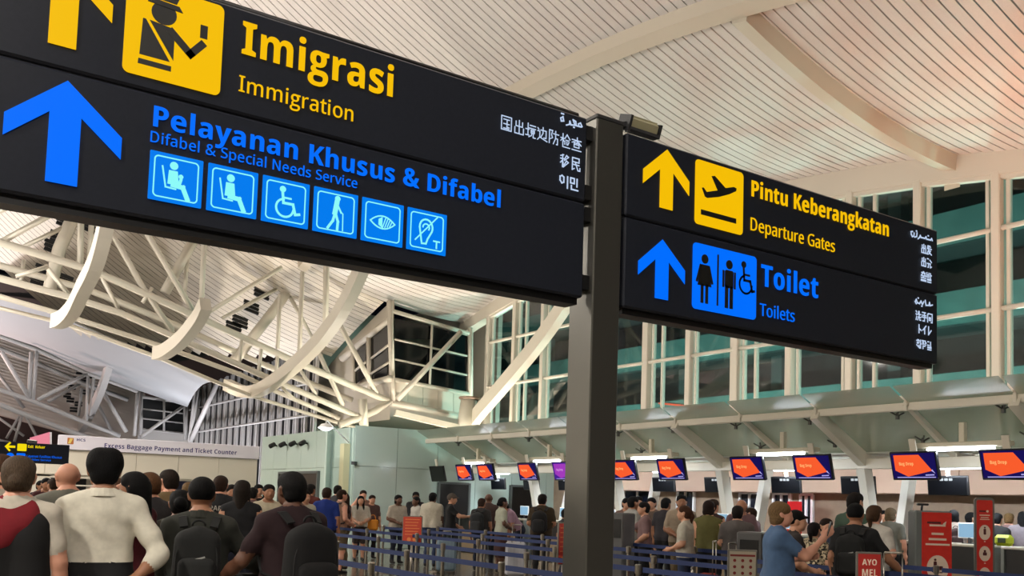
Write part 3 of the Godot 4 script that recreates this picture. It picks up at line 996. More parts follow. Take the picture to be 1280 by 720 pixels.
func build_signs():
	var Z := -4.56
	var black = noisy("sign_black", Color(0.13, 0.142, 0.172), Color(0.145, 0.157, 0.19), 0.05, 2.0, 0.32)
	black.metallic_specular = 0.3
	var yellow := glow(Color(0.98, 0.76, 0.02), 0.95)
	var blue := glow(Color(0.0, 0.43, 1.0), 1.0)
	var sky := glow(Color(0.0, 0.48, 0.93), 1.0)
	var white := glow(Color(0.80, 0.88, 1.0), 0.85)
	var aqua := glow(Color(0.55, 0.98, 0.97), 1.0)
	var ink := mat("sign_ink", Color(0.07, 0.07, 0.06), 0.5)
	var s
	# stainless post
	var post = thing("sign_post", "square stainless steel post carrying both hanging direction signs", "post", Vector3(3.73, 0, -4.68))
	s = st()
	cbox(s, Vector3(0, 2.0, 0), Vector3(0.22, 4.0, 0.24), 0.008)
	var steel := mat("post_steel", Color(0.34, 0.335, 0.315), 0.28, 0.6)
	obj("shaft", done(s), steel, post)
	s = st()
	cbox(s, Vector3(0, 4.01, 0), Vector3(0.225, 0.03, 0.245), 0.006)
	obj("cap", done(s), mat("lamp_housing"), post)
	for y in [2.95, 3.38, 3.52, 3.9]:
		for sx in [-1, 1]:
			s = st()
			box(s, Vector3(sx * 0.13, y, 0.02), Vector3(0.06, 0.09, 0.12))
			obj("bracket", done(s), mat("bracket_black", Color(0.04, 0.04, 0.045), 0.5), post)
	# left sign
	var a = thing("immigration_sign", "large black lightbox sign with yellow immigration and blue special needs rows", "sign", Vector3(0, 2.84, Z))
	for row in [[0.0, 0.592], [0.602, 1.135]]:
		s = st()
		cbox(s, Vector3(1.73, (row[0] + row[1]) * 0.5, -0.09), Vector3(3.64, row[1] - row[0], 0.17), 0.012)
		obj("sign_panel", done(s), black, a)
	s = st()
	box(s, Vector3(1.73, 0.597, -0.1), Vector3(3.62, 0.014, 0.15))
	obj("joint_strip", done(s), mat("sign_trim", Color(0.16, 0.17, 0.19), 0.35, 0.6), a)
	s = st()
	box(s, Vector3(1.73, -0.02, -0.1), Vector3(3.6, 0.04, 0.12))
	obj("bottom_rail", done(s), mat("sign_rail", Color(0.05, 0.05, 0.055), 0.4), a)
	s = st()
	tube(s, [Vector3(0.1, 1.15, -0.05), Vector3(3.5, 1.15, -0.05)], 0.02, 8)
	obj("top_rail", done(s), mat("sign_rail"), a)
	var yb := 2.84
	# yellow row
	s = st()
	plate(s, arrow_up(0.575, (3.54 - yb), (3.965 - yb), 0.40, 0.115, 0.085), -0.001, 0.004)
	obj("up_arrow", done(s), yellow, a)
	s = st()
	plate(s, round_rect(0.83, (3.50 - yb), 1.28, (3.95 - yb), 0.03), -0.001, 0.004)
	obj("officer_icon", done(s), yellow, a)
	s = st()   # uniformed officer holding up a passport
	var oc := Vector2(0.985, (3.5 - yb))
	plate(s, disc(oc + Vector2(0.015, 0.325), 0.058, 22, 0.95), 0.003, 0.003)
	plate(s, PackedVector2Array([oc + Vector2(-0.062, 0.362), oc + Vector2(0.10, 0.352), oc + Vector2(0.082, 0.378), oc + Vector2(-0.055, 0.385)]), 0.003, 0.005)
	plate(s, PackedVector2Array([oc + Vector2(-0.05, 0.39), oc + Vector2(0.07, 0.385), oc + Vector2(0.085, 0.425), oc + Vector2(0.015, 0.445), oc + Vector2(-0.055, 0.425)]), 0.003, 0.004)
	plate(s, PackedVector2Array([oc + Vector2(-0.078, 0.275), oc + Vector2(-0.065, 0.275), oc + Vector2(0.052, 0.10), oc + Vector2(-0.085, 0.10)]), 0.003, 0.003)
	plate(s, PackedVector2Array([oc + Vector2(-0.048, 0.275), oc + Vector2(0.05, 0.265), oc + Vector2(0.068, 0.24), oc + Vector2(0.068, 0.11)]), 0.003, 0.003)
	stroke(s, [oc + Vector2(0.055, 0.245), oc + Vector2(0.145, 0.165), oc + Vector2(0.195, 0.225)], 0.036, 0.003, 0.004)
	plate(s, PackedVector2Array([oc + Vector2(-0.088, 0.08), oc + Vector2(-0.09, 0.055), oc + Vector2(0.06, 0.055), oc + Vector2(0.06, 0.08)]), 0.003, 0.003)
	plate(s, PackedVector2Array([oc + Vector2(0.185, 0.26), oc + Vector2(0.22, 0.26), oc + Vector2(0.22, 0.325), oc + Vector2(0.185, 0.325)]), 0.003, 0.003)
	obj("officer_pictogram", done(s), ink, a)
	text(a, "lettering", "Imigrasi", true, 1.375, 2.205, (3.745 - yb), 0.165, 0.002, yellow)
	text(a, "lettering", "Immigration", false, 1.37, 1.98, (3.552 - yb), 0.08, 0.002, yellow)
	s = st()
	# Arabic word, drawn right to left as pen curves
	for line in [[Vector2(3.5, 3.905), Vector2(3.487, 3.925), Vector2(3.472, 3.915), Vector2(3.475, 3.9), Vector2(3.495, 3.902), Vector2(3.455, 3.9), Vector2(3.45, 3.925), Vector2(3.43, 3.93), Vector2(3.445, 3.9), Vector2(3.415, 3.895), Vector2(3.405, 3.915), Vector2(3.402, 3.895), Vector2(3.38, 3.885)], [Vector2(3.352, 3.93), Vector2(3.358, 3.905), Vector2(3.34, 3.9), Vector2(3.335, 3.918), Vector2(3.352, 3.93)], [Vector2(3.34, 3.948), Vector2(3.345, 3.948)], [Vector2(3.352, 3.948), Vector2(3.356, 3.948)], [Vector2(3.435, 3.885), Vector2(3.44, 3.885)]]:
		var q := []
		for p in line:
			q.append(Vector2(p.x, (p.y - yb)))
		stroke(s, q, 0.008, 0.002, 0.003)
	obj("arabic_lettering", done(s), white, a)
	s = st()
	glyphs(s, ["00909909 0009 2272 2575 2878 5258 6777", "5059 21248481 15199995", "2028 0434 0838 4191 3393 5484865654 5585 665839 767999", "32828767 505437 0112 032327 092799", "0009 0030233516 6061 4292 626549 65858979", "0333 2029 2305 2335 6043 6093 5484 4547 6567 8577 3999", "0292 5054 5204 5295 2474772724 2575 0999"], 2.9, 3.505, (3.745 - yb), (3.825 - yb), 0.002, 0.0055)
	glyphs(s, ["0130 0333 2029 2406 2438 6043 608144 6447 648539", "10808313 101938 1585 43799997"], 3.335, 3.5, (3.62 - yb), (3.695 - yb), 0.002, 0.0065)
	glyphs(s, ["20414526040120 8089", "0040440400 7076 161989"], 3.335, 3.495, (3.495 - yb), (3.565 - yb), 0.002, 0.0085)
	obj("asian_lettering", done(s), white, a)
	# blue row
	s = st()
	plate(s, arrow_up(0.608, (2.92 - yb), (3.39 - yb), 0.48, 0.13, 0.10), -0.001, 0.004)
	obj("up_arrow", done(s), blue, a)
	text(a, "lettering", "Pelayanan Khusus & Difabel", true, 0.98, 2.92, (3.277 - yb), 0.098, 0.002, blue)
	text(a, "lettering", "Difabel & Special Needs Service", false, 0.972, 2.02, (3.2 - yb), 0.052, 0.002, blue)
	for i in 6:
		var x0 := 0.975 + i * 0.2695
		var y0: float = 2.93 - yb
		s = st()
		plate(s, round_rect(x0, y0, x0 + 0.245, y0 + 0.232, 0.004), -0.001, 0.004)
		var tile := obj("service_icon", done(s), sky, a)
		s = st()
		var rr := round_rect(x0 + 0.022, y0 + 0.02, x0 + 0.223, y0 + 0.212, 0.018)
		var pts := Array(rr)
		pts.append(rr[0])
		stroke(s, pts, 0.006, 0.003, 0.002)
		var c := Vector2(x0 + 0.122, y0 + 0.116)
		match i:
			0, 1:
				figure_seated(s, c + Vector2(-0.012, 0.0), 1.0, 0.003, i == 0)
			2:
				plate(s, disc(c + Vector2(-0.018, 0.064), 0.016), 0.003, 0.003)
				stroke(s, [c + Vector2(-0.018, 0.045), c + Vector2(-0.012, -0.005), c + Vector2(0.038, -0.005), c + Vector2(0.052, -0.055), c + Vector2(0.072, -0.05)], 0.013, 0.003, 0.003)
				stroke(s, [c + Vector2(-0.015, 0.022), c + Vector2(0.025, 0.022)], 0.009, 0.003, 0.003)
				var wheel := []
				for k in 19:
					var an := deg_to_rad(100.0 + k * 14.0)
					wheel.append(c + Vector2(-0.004, -0.03) + Vector2(cos(an), sin(an)) * 0.045)
				stroke(s, wheel, 0.01, 0.003, 0.003)
			3:
				plate(s, disc(c + Vector2(0.008, 0.075), 0.015), 0.003, 0.003)
				stroke(s, [c + Vector2(0.004, 0.052), c + Vector2(-0.004, 0.0)], 0.026, 0.003, 0.003)
				stroke(s, [c + Vector2(-0.004, -0.005), c + Vector2(-0.014, -0.045), c + Vector2(-0.04, -0.085)], 0.013, 0.003, 0.003)
				stroke(s, [c + Vector2(0.0, -0.005), c + Vector2(0.014, -0.045), c + Vector2(0.012, -0.085)], 0.013, 0.003, 0.003)
				stroke(s, [c + Vector2(0.01, 0.04), c + Vector2(0.03, 0.005)], 0.009, 0.003, 0.003)
				stroke(s, [c + Vector2(0.026, 0.01), c + Vector2(0.04, -0.0), c + Vector2(0.042, -0.088)], 0.005, 0.003, 0.003)
			4:
				for up in [1.0, -1.0]:
					var lid := []
					for k in 11:
						var u := -1.0 + k * 0.2
						lid.append(c + Vector2(u * 0.072, up * 0.034 * (1.0 - u * u)))
					stroke(s, lid, 0.007, 0.003, 0.003)
				plate(s, PackedVector2Array([c + Vector2(-0.002, 0.03), c + Vector2(-0.024, 0.015), c + Vector2(-0.024, -0.015), c + Vector2(-0.002, -0.03)]), 0.003, 0.003)
				for k in 4:
					stroke(s, [c + Vector2(0.0 + k * 0.014, -0.028 + k * 0.004), c + Vector2(0.018 + k * 0.012, 0.028 - k * 0.006)], 0.005, 0.003, 0.003)
			5:
				var ear := []
				for k in 15:
					var an := deg_to_rad(-40.0 + k * 17.0)
					ear.append(c + Vector2(-0.006, 0.022) + Vector2(cos(an) * 0.04, sin(an) * 0.045))
				ear.append(c + Vector2(-0.032, -0.06))
				stroke(s, ear, 0.009, 0.003, 0.003)
				stroke(s, [c + Vector2(0.024, -0.008), c + Vector2(0.006, -0.04), c + Vector2(-0.004, -0.068), c + Vector2(-0.03, -0.07)], 0.009, 0.003, 0.003)
				var inn := []
				for k in 9:
					var an := deg_to_rad(-30.0 + k * 26.0)
					inn.append(c + Vector2(-0.006, 0.022) + Vector2(cos(an), sin(an)) * 0.02)
				stroke(s, inn, 0.007, 0.003, 0.003)
				stroke(s, [c + Vector2(-0.07, -0.055), c + Vector2(0.062, 0.09)], 0.007, 0.003, 0.003)
				stroke(s, [c + Vector2(0.045, -0.045), c + Vector2(0.08, -0.045)], 0.008, 0.003, 0.003)
				stroke(s, [c + Vector2(0.0625, -0.045), c + Vector2(0.0625, -0.082)], 0.008, 0.003, 0.003)
		obj("pictogram", done(s), aqua, tile)
	# right sign
	var b = thing("departure_gates_sign", "black lightbox sign with yellow departure gates and blue toilet rows", "sign", Vector3(0, 2.83, Z))
	for row in [[0.0, 0.585], [0.593, 1.135]]:
		s = st()
		cbox(s, Vector3(5.585, (row[0] + row[1]) * 0.5, -0.09), Vector3(3.43, row[1] - row[0], 0.17), 0.012)
		obj("sign_panel", done(s), black, b)
	s = st()
	box(s, Vector3(5.585, 0.589, -0.1), Vector3(3.4, 0.012, 0.15))
	obj("joint_strip", done(s), mat("sign_trim"), b)
	s = st()
	box(s, Vector3(5.585, -0.018, -0.1), Vector3(3.38, 0.036, 0.12))
	obj("bottom_rail", done(s), mat("sign_rail"), b)
	yb = 2.83
	s = st()
	plate(s, arrow_up(4.215, (3.53 - yb), (3.93 - yb), 0.41, 0.115, 0.095), -0.001, 0.004)
	obj("up_arrow", done(s), yellow, b)
	s = st()
	plate(s, round_rect(4.475, (3.485 - yb), 4.94, (3.93 - yb), 0.03), -0.001, 0.004)
	obj("departure_icon", done(s), yellow, b)
	s = st()
	var pc := Vector2(4.70, (3.755 - yb))
	plate(s, PackedVector2Array([pc + Vector2(-0.165, -0.015), pc + Vector2(-0.15, -0.01), pc + Vector2(-0.12, -0.035), pc + Vector2(-0.015, -0.002), pc + Vector2(-0.075, 0.085), pc + Vector2(-0.045, 0.093), pc + Vector2(0.06, 0.03), pc + Vector2(0.14, 0.055), pc + Vector2(0.17, 0.05), pc + Vector2(0.165, 0.03), pc + Vector2(0.10, -0.005), pc + Vector2(0.0, -0.045), pc + Vector2(-0.11, -0.075), pc + Vector2(-0.135, -0.07)]), 0.003, 0.003)
	plate(s, PackedVector2Array([pc + Vector2(-0.17, -0.2), pc + Vector2(0.17, -0.2), pc + Vector2(0.17, -0.165), pc + Vector2(-0.17, -0.165)]), 0.003, 0.003)
	obj("aeroplane_pictogram", done(s), ink, b)
	text(b, "lettering", "Pintu Keberangkatan", true, 5.025, 6.615, (3.785 - yb), 0.115, 0.002, yellow)
	text(b, "lettering", "Departure Gates", false, 5.02, 5.945, (3.54 - yb), 0.092, 0.002, yellow)
	s = st()
	for line in [[Vector2(7.21, 3.86), Vector2(7.2, 3.875), Vector2(7.185, 3.86), Vector2(7.13, 3.858), Vector2(7.12, 3.875), Vector2(7.105, 3.86), Vector2(7.05, 3.858), Vector2(7.04, 3.872), Vector2(7.03, 3.855), Vector2(7.01, 3.84)], [Vector2(6.995, 3.885), Vector2(6.99, 3.855), Vector2(6.965, 3.845)], [Vector2(6.955, 3.875), Vector2(6.95, 3.85), Vector2(6.93, 3.843), Vector2(6.915, 3.86), Vector2(6.912, 3.88)], [Vector2(6.928, 3.885), Vector2(6.933, 3.885)], [Vector2(7.15, 3.89), Vector2(7.155, 3.89)], [Vector2(6.985, 3.9), Vector2(6.99, 3.9)]]:
		var q := []
		for p in line:
			q.append(Vector2(p.x, (p.y - yb)))
		stroke(s, q, 0.011, 0.002, 0.003)
	obj("arabic_lettering", done(s), white, b)
	s = st()
	for line in [[Vector2(7.21, 3.315), Vector2(7.18, 3.305), Vector2(7.17, 3.33), Vector2(7.16, 3.305), Vector2(7.12, 3.3), Vector2(7.11, 3.34)], [Vector2(7.09, 3.325), Vector2(7.07, 3.3), Vector2(7.05, 3.325), Vector2(7.03, 3.302), Vector2(7.0, 3.305), Vector2(6.985, 3.33), Vector2(6.97, 3.31), Vector2(6.985, 3.295)], [Vector2(7.06, 3.285), Vector2(7.065, 3.285)], [Vector2(7.01, 3.345), Vector2(7.015, 3.345)]]:
		var q := []
		for p in line:
			q.append(Vector2(p.x, p.y - yb))
		stroke(s, q, 0.011, 0.002, 0.003)
	obj("arabic_lettering", done(s), white, b)
	s = st()
	var chu := "5059 21248481 15199995"
	glyphs(s, [chu, "201393 6071 403509 35755829 3699"], 7.045, 7.205, (3.735 - yb), (3.805 - yb), 0.002, 0.009)
	glyphs(s, [chu, "1030 03 6193 2575 1555 353929 657998"], 7.045, 7.205, (3.625 - yb), (3.695 - yb), 0.002, 0.009)
	glyphs(s, ["4050 1181 4113 5183 0494 4446 0696 9808 0999", "00044440 0242 7075 7292 1686 8717 1989"], 7.045, 7.205, (3.5 - yb), (3.575 - yb), 0.002, 0.009)
	glyphs(s, ["0011 0314 0916 5043 3393 6066 4696 5639 767999", "1070 1383 0595 505929", "0109 20909979 1011 3464673734 3565"], 6.975, 7.215, (3.165 - yb), (3.235 - yb), 0.002, 0.009)
	glyphs(s, ["2029 2476", "7005 4349", "202984"], 7.005, 7.205, (3.06 - yb), (3.125 - yb), 0.002, 0.01)
	glyphs(s, ["2040 0161 1353 1434 5669 0669 8089 8494", "0050 2014 2044 7075 7292 2666 6969 2629", "1030 0424 4404 7075 1686 8717 1989"], 6.985, 7.205, (2.935 - yb), (3.0 - yb), 0.002, 0.009)
	obj("asian_lettering", done(s), white, b)
	s = st()
	plate(s, arrow_up(4.19, (2.925 - yb), (3.32 - yb), 0.41, 0.115, 0.09), -0.001, 0.004)
	obj("up_arrow", done(s), blue, b)
	s = st()
	plate(s, round_rect(4.465, (2.905 - yb), 5.085, (3.355 - yb), 0.03), -0.001, 0.004)
	obj("toilet_icon", done(s), blue, b)
	s = st()
	var wc := Vector2(4.575, (3.13 - yb))
	plate(s, disc(wc + Vector2(0, 0.125), 0.032), 0.003, 0.003)
	plate(s, PackedVector2Array([wc + Vector2(-0.035, 0.085), wc + Vector2(0.035, 0.085), wc + Vector2(0.065, -0.06), wc + Vector2(-0.065, -0.06)]), 0.003, 0.003)
	for sx in [-1.0, 1.0]:
		stroke(s, [wc + Vector2(sx * 0.04, 0.075), wc + Vector2(sx * 0.072, -0.03)], 0.018, 0.003, 0.003)
		stroke(s, [wc + Vector2(sx * 0.022, -0.06), wc + Vector2(sx * 0.022, -0.165)], 0.026, 0.003, 0.003)
	stroke(s, [Vector2(4.7, (2.96 - yb)), Vector2(4.7, (3.3 - yb))], 0.014, 0.003, 0.003)
	var mc := Vector2(4.81, (3.13 - yb))
	plate(s, disc(mc + Vector2(0, 0.125), 0.032), 0.003, 0.003)
	plate(s, round_rect(mc.x - 0.042, mc.y - 0.04, mc.x + 0.042, mc.y + 0.085, 0.015), 0.003, 0.003)
	for sx in [-1.0, 1.0]:
		stroke(s, [mc + Vector2(sx * 0.056, 0.07), mc + Vector2(sx * 0.056, -0.03)], 0.018, 0.003, 0.003)
		stroke(s, [mc + Vector2(sx * 0.023, -0.04), mc + Vector2(sx * 0.023, -0.165)], 0.032, 0.003, 0.003)
	var hc := Vector2(4.975, (3.17 - yb))
	plate(s, disc(hc + Vector2(-0.022, 0.11), 0.024), 0.003, 0.003)
	stroke(s, [hc + Vector2(-0.022, 0.08), hc + Vector2(-0.015, 0.0), hc + Vector2(0.045, 0.0), hc + Vector2(0.065, -0.07), hc + Vector2(0.085, -0.065)], 0.018, 0.003, 0.003)
	stroke(s, [hc + Vector2(-0.02, 0.04), hc + Vector2(0.035, 0.04)], 0.014, 0.003, 0.003)
	var ring := []
	for k in 19:
		var an := deg_to_rad(105.0 + k * 14.0)
		ring.append(hc + Vector2(0.0, -0.03) + Vector2(cos(an), sin(an)) * 0.062)
	stroke(s, ring, 0.014, 0.003, 0.003)
	obj("toilet_pictogram", done(s), ink, b)
	text(b, "lettering", "Toilet", true, 5.135, 5.755, (3.16 - yb), 0.155, 0.002, blue)
	text(b, "lettering", "Toilets", false, 5.125, 5.495, (2.945 - yb), 0.088, 0.002, blue)
	# small floodlight on the top corner of the right sign
	var f = thing("sign_floodlight", "small finned floodlight on a bracket at the top of the sign post", "floodlight", Vector3(4.03, 4.06, -4.62))
	s = st()
	cbox(s, Vector3.ZERO, Vector3(0.24, 0.07, 0.10), 0.01, Basis(Vector3.RIGHT, 0.35))
	for k in 5:
		box(s, Vector3(0, 0.032 * cos(0.35), 0.03 - k * 0.018), Vector3(0.235, 0.02, 0.004), Basis(Vector3.RIGHT, 0.35))
	obj("housing", done(s), mat("flood_cream", Color(0.62, 0.60, 0.48), 0.45), f)
	s = st()
	box(s, Vector3(-0.13, -0.005, 0), Vector3(0.02, 0.10, 0.12), Basis(Vector3.RIGHT, 0.35))
	box(s, Vector3(0.13, -0.005, 0), Vector3(0.015, 0.09, 0.11), Basis(Vector3.RIGHT, 0.35))
	beam(s, Vector3(-0.13, -0.02, 0), Vector3(-0.27, -0.08, 0.0), 0.05, 0.03)
	box(s, Vector3(0.0, -0.055, 0.02), Vector3(0.25, 0.02, 0.06))
	obj("bracket", done(s), mat("lamp_housing"), f)

# ---------------------------------------------------------------- end walls, counter wall and second hall
func panel_wall(parent: Node, a: Vector3, b: Vector3, y0: float, y1: float, nx: int, ny: int, material: Material, thick := 0.04, skip := []):
	var d := b - a
	for i in nx:
		for j in ny:
			if [i, j] in skip:
				continue
			var s = st()
			var p := a + d * ((i + 0.5) / nx)
			var dirx := d.normalized()
			var bs := Basis(dirx, Vector3.UP, dirx.cross(Vector3.UP))
			box(s, Vector3(p.x, lerpf(y0, y1, (j + 0.5) / ny), p.z), Vector3(d.length() / nx - 0.015, (y1 - y0) / ny - 0.015, thick), bs)
			obj("panel", done(s), material, parent)

func build_far_hall():
	var s
	var green = mat("green_glass", Color(0.73, 0.80, 0.76), 0.16)
	var cream = mat("cream_paint")
	var door_dark = mat("door_dark", Color(0.03, 0.03, 0.035), 0.4)
	# end wall behind the desks, pale green glass panels
	var we = struct("wall_end", "pale green glass-panelled wall closing the row of desks")
	s = st()
	box(s, Vector3(17.6, 1.85, -27.2), Vector3(10.7, 3.7, 0.3))
	obj("backing", done(s), green, we)
	panel_wall(we, Vector3(12.26, 0, -27.0), Vector3(22.5, 0, -27.0), 0.0, 3.78, 7, 3, green)
	for e in [[550.5, 586], [640.5, 665]]:
		var a := on_z(e[0], 605, -26.9)
		var b := on_z(e[1], 606, -26.9)
		s = st()
		box(s, Vector3((a.x + b.x) * 0.5, 1.04, -26.95), Vector3(b.x - a.x, 2.08, 0.06))
		var d = struct(numbered("door_1") if e[0] < 600 else "door_2", "dark doorway in the pale green wall")
		obj("door_leaf", done(s), door_dark, d)
		s = st()
		for x in [a.x - 0.04, b.x + 0.04]:
			box(s, Vector3(x, 1.06, -26.93), Vector3(0.07, 2.14, 0.1))
		box(s, Vector3((a.x + b.x) * 0.5, 2.11, -26.93), Vector3(b.x - a.x, 0.07, 0.1))
		obj("door_frame", done(s), mat("frame_grey", Color(0.35, 0.37, 0.36), 0.5), d)
	# return wall running away from the corner
	var wr = struct("wall_return", "pale green glass return wall with a brown door")
	panel_wall(wr, Vector3(12.2, 0, -27.2), Vector3(12.2, 0, -35.2), 0.0, 3.72, 6, 3, green)
	s = st()
	box(s, Vector3(12.36, 1.85, -31.2), Vector3(0.25, 3.7, 8))
	obj("backing", done(s), green, wr)
	s = st()
	box(s, Vector3(12.12, 1.85, -28.55), Vector3(0.5, 3.7, 0.06), Basis(Vector3.UP, 0.62))
	obj("angled_panel", done(s), green, wr)
	s = st()
	box(s, Vector3(12.1, 1.6, -27.35), Vector3(0.2, 3.2, 0.3))
	obj("corner_pilaster", done(s), mat("pilaster_cream", Color(0.80, 0.78, 0.62), 0.6), wr)
	var d3 = struct("door_3", "brown double door in the green return wall")
	s = st()
	box(s, Vector3(12.16, 1.15, -31.25), Vector3(0.08, 2.3, 3.5))
	obj("door_leaf", done(s), mat("door_brown", Color(0.20, 0.16, 0.13), 0.5), d3)
	s = st()
	box(s, Vector3(12.14, 2.34, -31.25), Vector3(0.12, 0.08, 3.66))
	for z in [-29.46, -33.04]:
		box(s, Vector3(12.14, 1.17, z), Vector3(0.12, 2.34, 0.08))
	obj("door_frame", done(s), mat("frame_grey"), d3)
	# four small black speakers on the green wall and one camera on the pilaster
	for k in 4:
		var p := on_x(340 + k * 12.6, 557 - k * 1.0, 12.0)
		var t = thing("wall_spotlight", "small black spotlight in a row of four on the green wall", "spotlight", p, 0, "row of four spotlights on the green wall")
		s = st()
		tube(s, [Vector3(0.2, 0, 0), Vector3(0.05, 0.02, 0)], 0.03, 8)
		obj("arm", done(s), mat("lamp_housing"), t)
		s = st()
		tube(s, [Vector3(0.06, 0.05, 0.06), Vector3(-0.12, -0.04, 0.14)], 0.085, 12)
		obj("head", done(s), mat("speaker_black", Color(0.05, 0.05, 0.05), 0.5), t)
	var cm = thing("security_camera", "black security camera on the cream pilaster by the green wall", "camera", on_z(441, 579, -27.0))
	s = st()
	box(s, Vector3(0, 0, 0.1), Vector3(0.1, 0.1, 0.26), Basis(Vector3.UP, -0.8))
	obj("body", done(s), mat("speaker_black"), cm)
	s = st()
	tube(s, [Vector3(0.05, 0.0, 0.0), Vector3(0.1, 0.03, -0.1)], 0.025, 6)
	obj("arm", done(s), mat("speaker_black"), cm)
	# floodlight that shines over the wall corner
	var fp := on_z(407, 535, -25.9)
	var fl = thing("bright_floodlight", "dazzling white floodlight above the corner of the green wall", "floodlight", fp)
	s = st()
	lathe(s, [Vector2(0.0, 0.14), Vector2(0.12, 0.12), Vector2(0.24, 0.0), Vector2(0.22, 0.0)], 16)
	obj("housing", done(s), mat("white_paint"), fl)
	s = st()
	tube(s, [Vector3(0, 0.12, 0), Vector3(0.4, 0.3, -0.9), Vector3(1.3, -0.3, -1.25)], 0.02, 6)
	obj("stem", done(s), mat("white_paint"), fl)
	s = st()
	lathe(s, [Vector2(0.0, -0.09), Vector2(0.12, -0.06), Vector2(0.21, 0.01)], 16)
	obj("lens", done(s), glow(Color(0.95, 0.98, 1.0), 5.0), fl)
	var l := OmniLight3D.new()
	l.name = "lamp_light"
	fl.add_child(l)
	l.position = Vector3(-0.05, -0.25, 0.1)
	l.light_color = Color(0.93, 0.97, 1.0)
	l.light_energy = 2.2
	l.light_size = 0.15
	l.omni_range = 60
	l.omni_attenuation = 2
	l.shadow_enabled = true
	# excess baggage counter wall
	var Z := -36.0
	var wc = struct("wall_counter", "white panelled wall of the excess baggage and ticket counter")
	var x0 := 3.4
	var x1 := 12.3
	s = st()
	box(s, Vector3((x0 + x1) * 0.5, 2.5, Z - 0.2), Vector3(x1 - x0, 1.1, 0.3))
	box(s, Vector3((x0 + x1) * 0.5, 1.5, Z - 1.6), Vector3(x1 - x0, 3.0, 0.2))
	for x in [[11.2, 12.3], [3.4, 5.1], [6.55, 6.75]]:
		box(s, Vector3((x[0] + x[1]) * 0.5, 1.0, Z - 0.2), Vector3(x[1] - x[0], 2.0, 0.3))
	obj("backing", done(s), mat("wall_white", Color(0.76, 0.735, 0.68), 0.6), wc)
	panel_wall(wc, Vector3(x0, 0, Z), Vector3(x1, 0, Z), 2.02, 2.88, 6, 1, mat("wall_white_panel", Color(0.82, 0.79, 0.73), 0.5))
	panel_wall(wc, Vector3(11.2, 0, Z), Vector3(12.3, 0, Z), 0, 2.02, 1, 1, mat("wall_white_panel"))
	for e in [[5.1, 6.5, Color(0.10, 0.11, 0.12)], [6.8, 8.3, Color(0.16, 0.17, 0.18)], [8.3, 9.3, Color(0.35, 0.36, 0.36)], [9.3, 10.4, Color(0.05, 0.08, 0.22)], [10.4, 11.2, Color(0.55, 0.6, 0.65)]]:
		s = st()
		box(s, Vector3((e[0] + e[1]) * 0.5, 1.3, Z - 1.45), Vector3(e[1] - e[0] - 0.05, 1.5, 0.06))
		obj("back_panel", done(s), hue(e[2], 0.35), wc)
	for k in 4:
		s = st()
		box(s, Vector3(5.8, 1.12 + k * 0.27, Z - 0.05), Vector3(1.45, 0.05, 0.1))
		obj("louvre_rail", done(s), cream, wc)
	s = st()
	box(s, Vector3(8.6, 0.55, Z + 0.1), Vector3(6.4, 1.1, 0.6))
	obj("counter_front", done(s), mat("counter_cream", Color(0.6, 0.57, 0.5), 0.5), wc)
	for x in [8.75, 10.8]:
		s = st()
		box(s, Vector3(x, 1.86, Z - 0.7), Vector3(0.7, 0.06, 0.3))
		var lm = thing("counter_lamp", "small bright lamp inside the baggage counter window", "lamp", Vector3.ZERO, 0, "lamps inside the baggage counter")
		obj("tube", done(s), glow(Color(0.85, 0.92, 1.0), 1.6), lm)
		s = st()
		box(s, Vector3(x, 1.94, Z - 0.7), Vector3(0.8, 0.1, 0.36))
		obj("housing", done(s), mat("white_paint"), lm)
	# the banner above
	var bn = thing("counter_banner", "long white banner reading Excess Baggage Payment and Ticket Counter", "banner", Vector3(0, 0, Z))
	s = st()
	cbox(s, Vector3(8.78, 3.14, 0.05), Vector3(7.1, 0.5, 0.12), 0.015)
	obj("board", done(s), mat("banner_white", Color(0.86, 0.84, 0.88), 0.25), bn)
	text(bn, "lettering", "Excess Baggage Payment and Ticket Counter", true, 6.73, 11.45, 3.02, 0.16, 0.111, mat("banner_blue", Color(0.20, 0.18, 0.42), 0.5))
	text(bn, "lettering", "HCS", true, 5.82, 6.1, 3.2, 0.09, 0.111, mat("banner_blue"))
	s = st()
	plate(s, round_rect(5.52, 3.08, 5.72, 3.3, 0.02), 0.11, 0.004)
	obj("logo_tile", done(s), hue(Color(0.72, 0.42, 0.2), 0.5), bn)
	s = st()
	plate(s, PackedVector2Array([Vector2(5.54, 3.1), Vector2(5.62, 3.1), Vector2(5.70, 3.28), Vector2(5.6, 3.28)]), 0.114, 0.004)
	obj("logo_mark", done(s), hue(Color(0.85, 0.75, 0.4), 0.5), bn)
	# distant small direction sign on the left
	var ds = thing("baggage_direction_sign", "small far black sign with yellow left arrow and blue row by the banner", "sign", Vector3(0, 0, -24.0))
	var A := on_z(2, 552, -24.0)
	var B := on_z(85, 581, -24.0)
	s = st()
	cbox(s, Vector3((A.x + B.x) * 0.5 - 0.25, (A.y + B.y) * 0.5, 0), Vector3(B.x - A.x + 0.5, A.y - B.y, 0.14), 0.01)
	obj("sign_panel", done(s), mat("sign_black"), ds)
	var W := B.x - A.x
	var H := A.y - B.y
	var yl := glow(Color(0.98, 0.88, 0.05), 0.95)
	var bl := glow(Color(0.0, 0.42, 1.0), 1.0)
	s = st()
	var ac := Vector2(A.x + 0.12 * W, A.y - 0.23 * H)
	stroke(s, [ac + Vector2(0.08, 0), ac + Vector2(-0.06, 0)], 0.05, 0.07, 0.005)
	stroke(s, [ac + Vector2(-0.01, 0.08), ac + Vector2(-0.08, 0), ac + Vector2(-0.01, -0.08)], 0.04, 0.07, 0.005)
	obj("left_arrow", done(s), yl, ds)
	s = st()
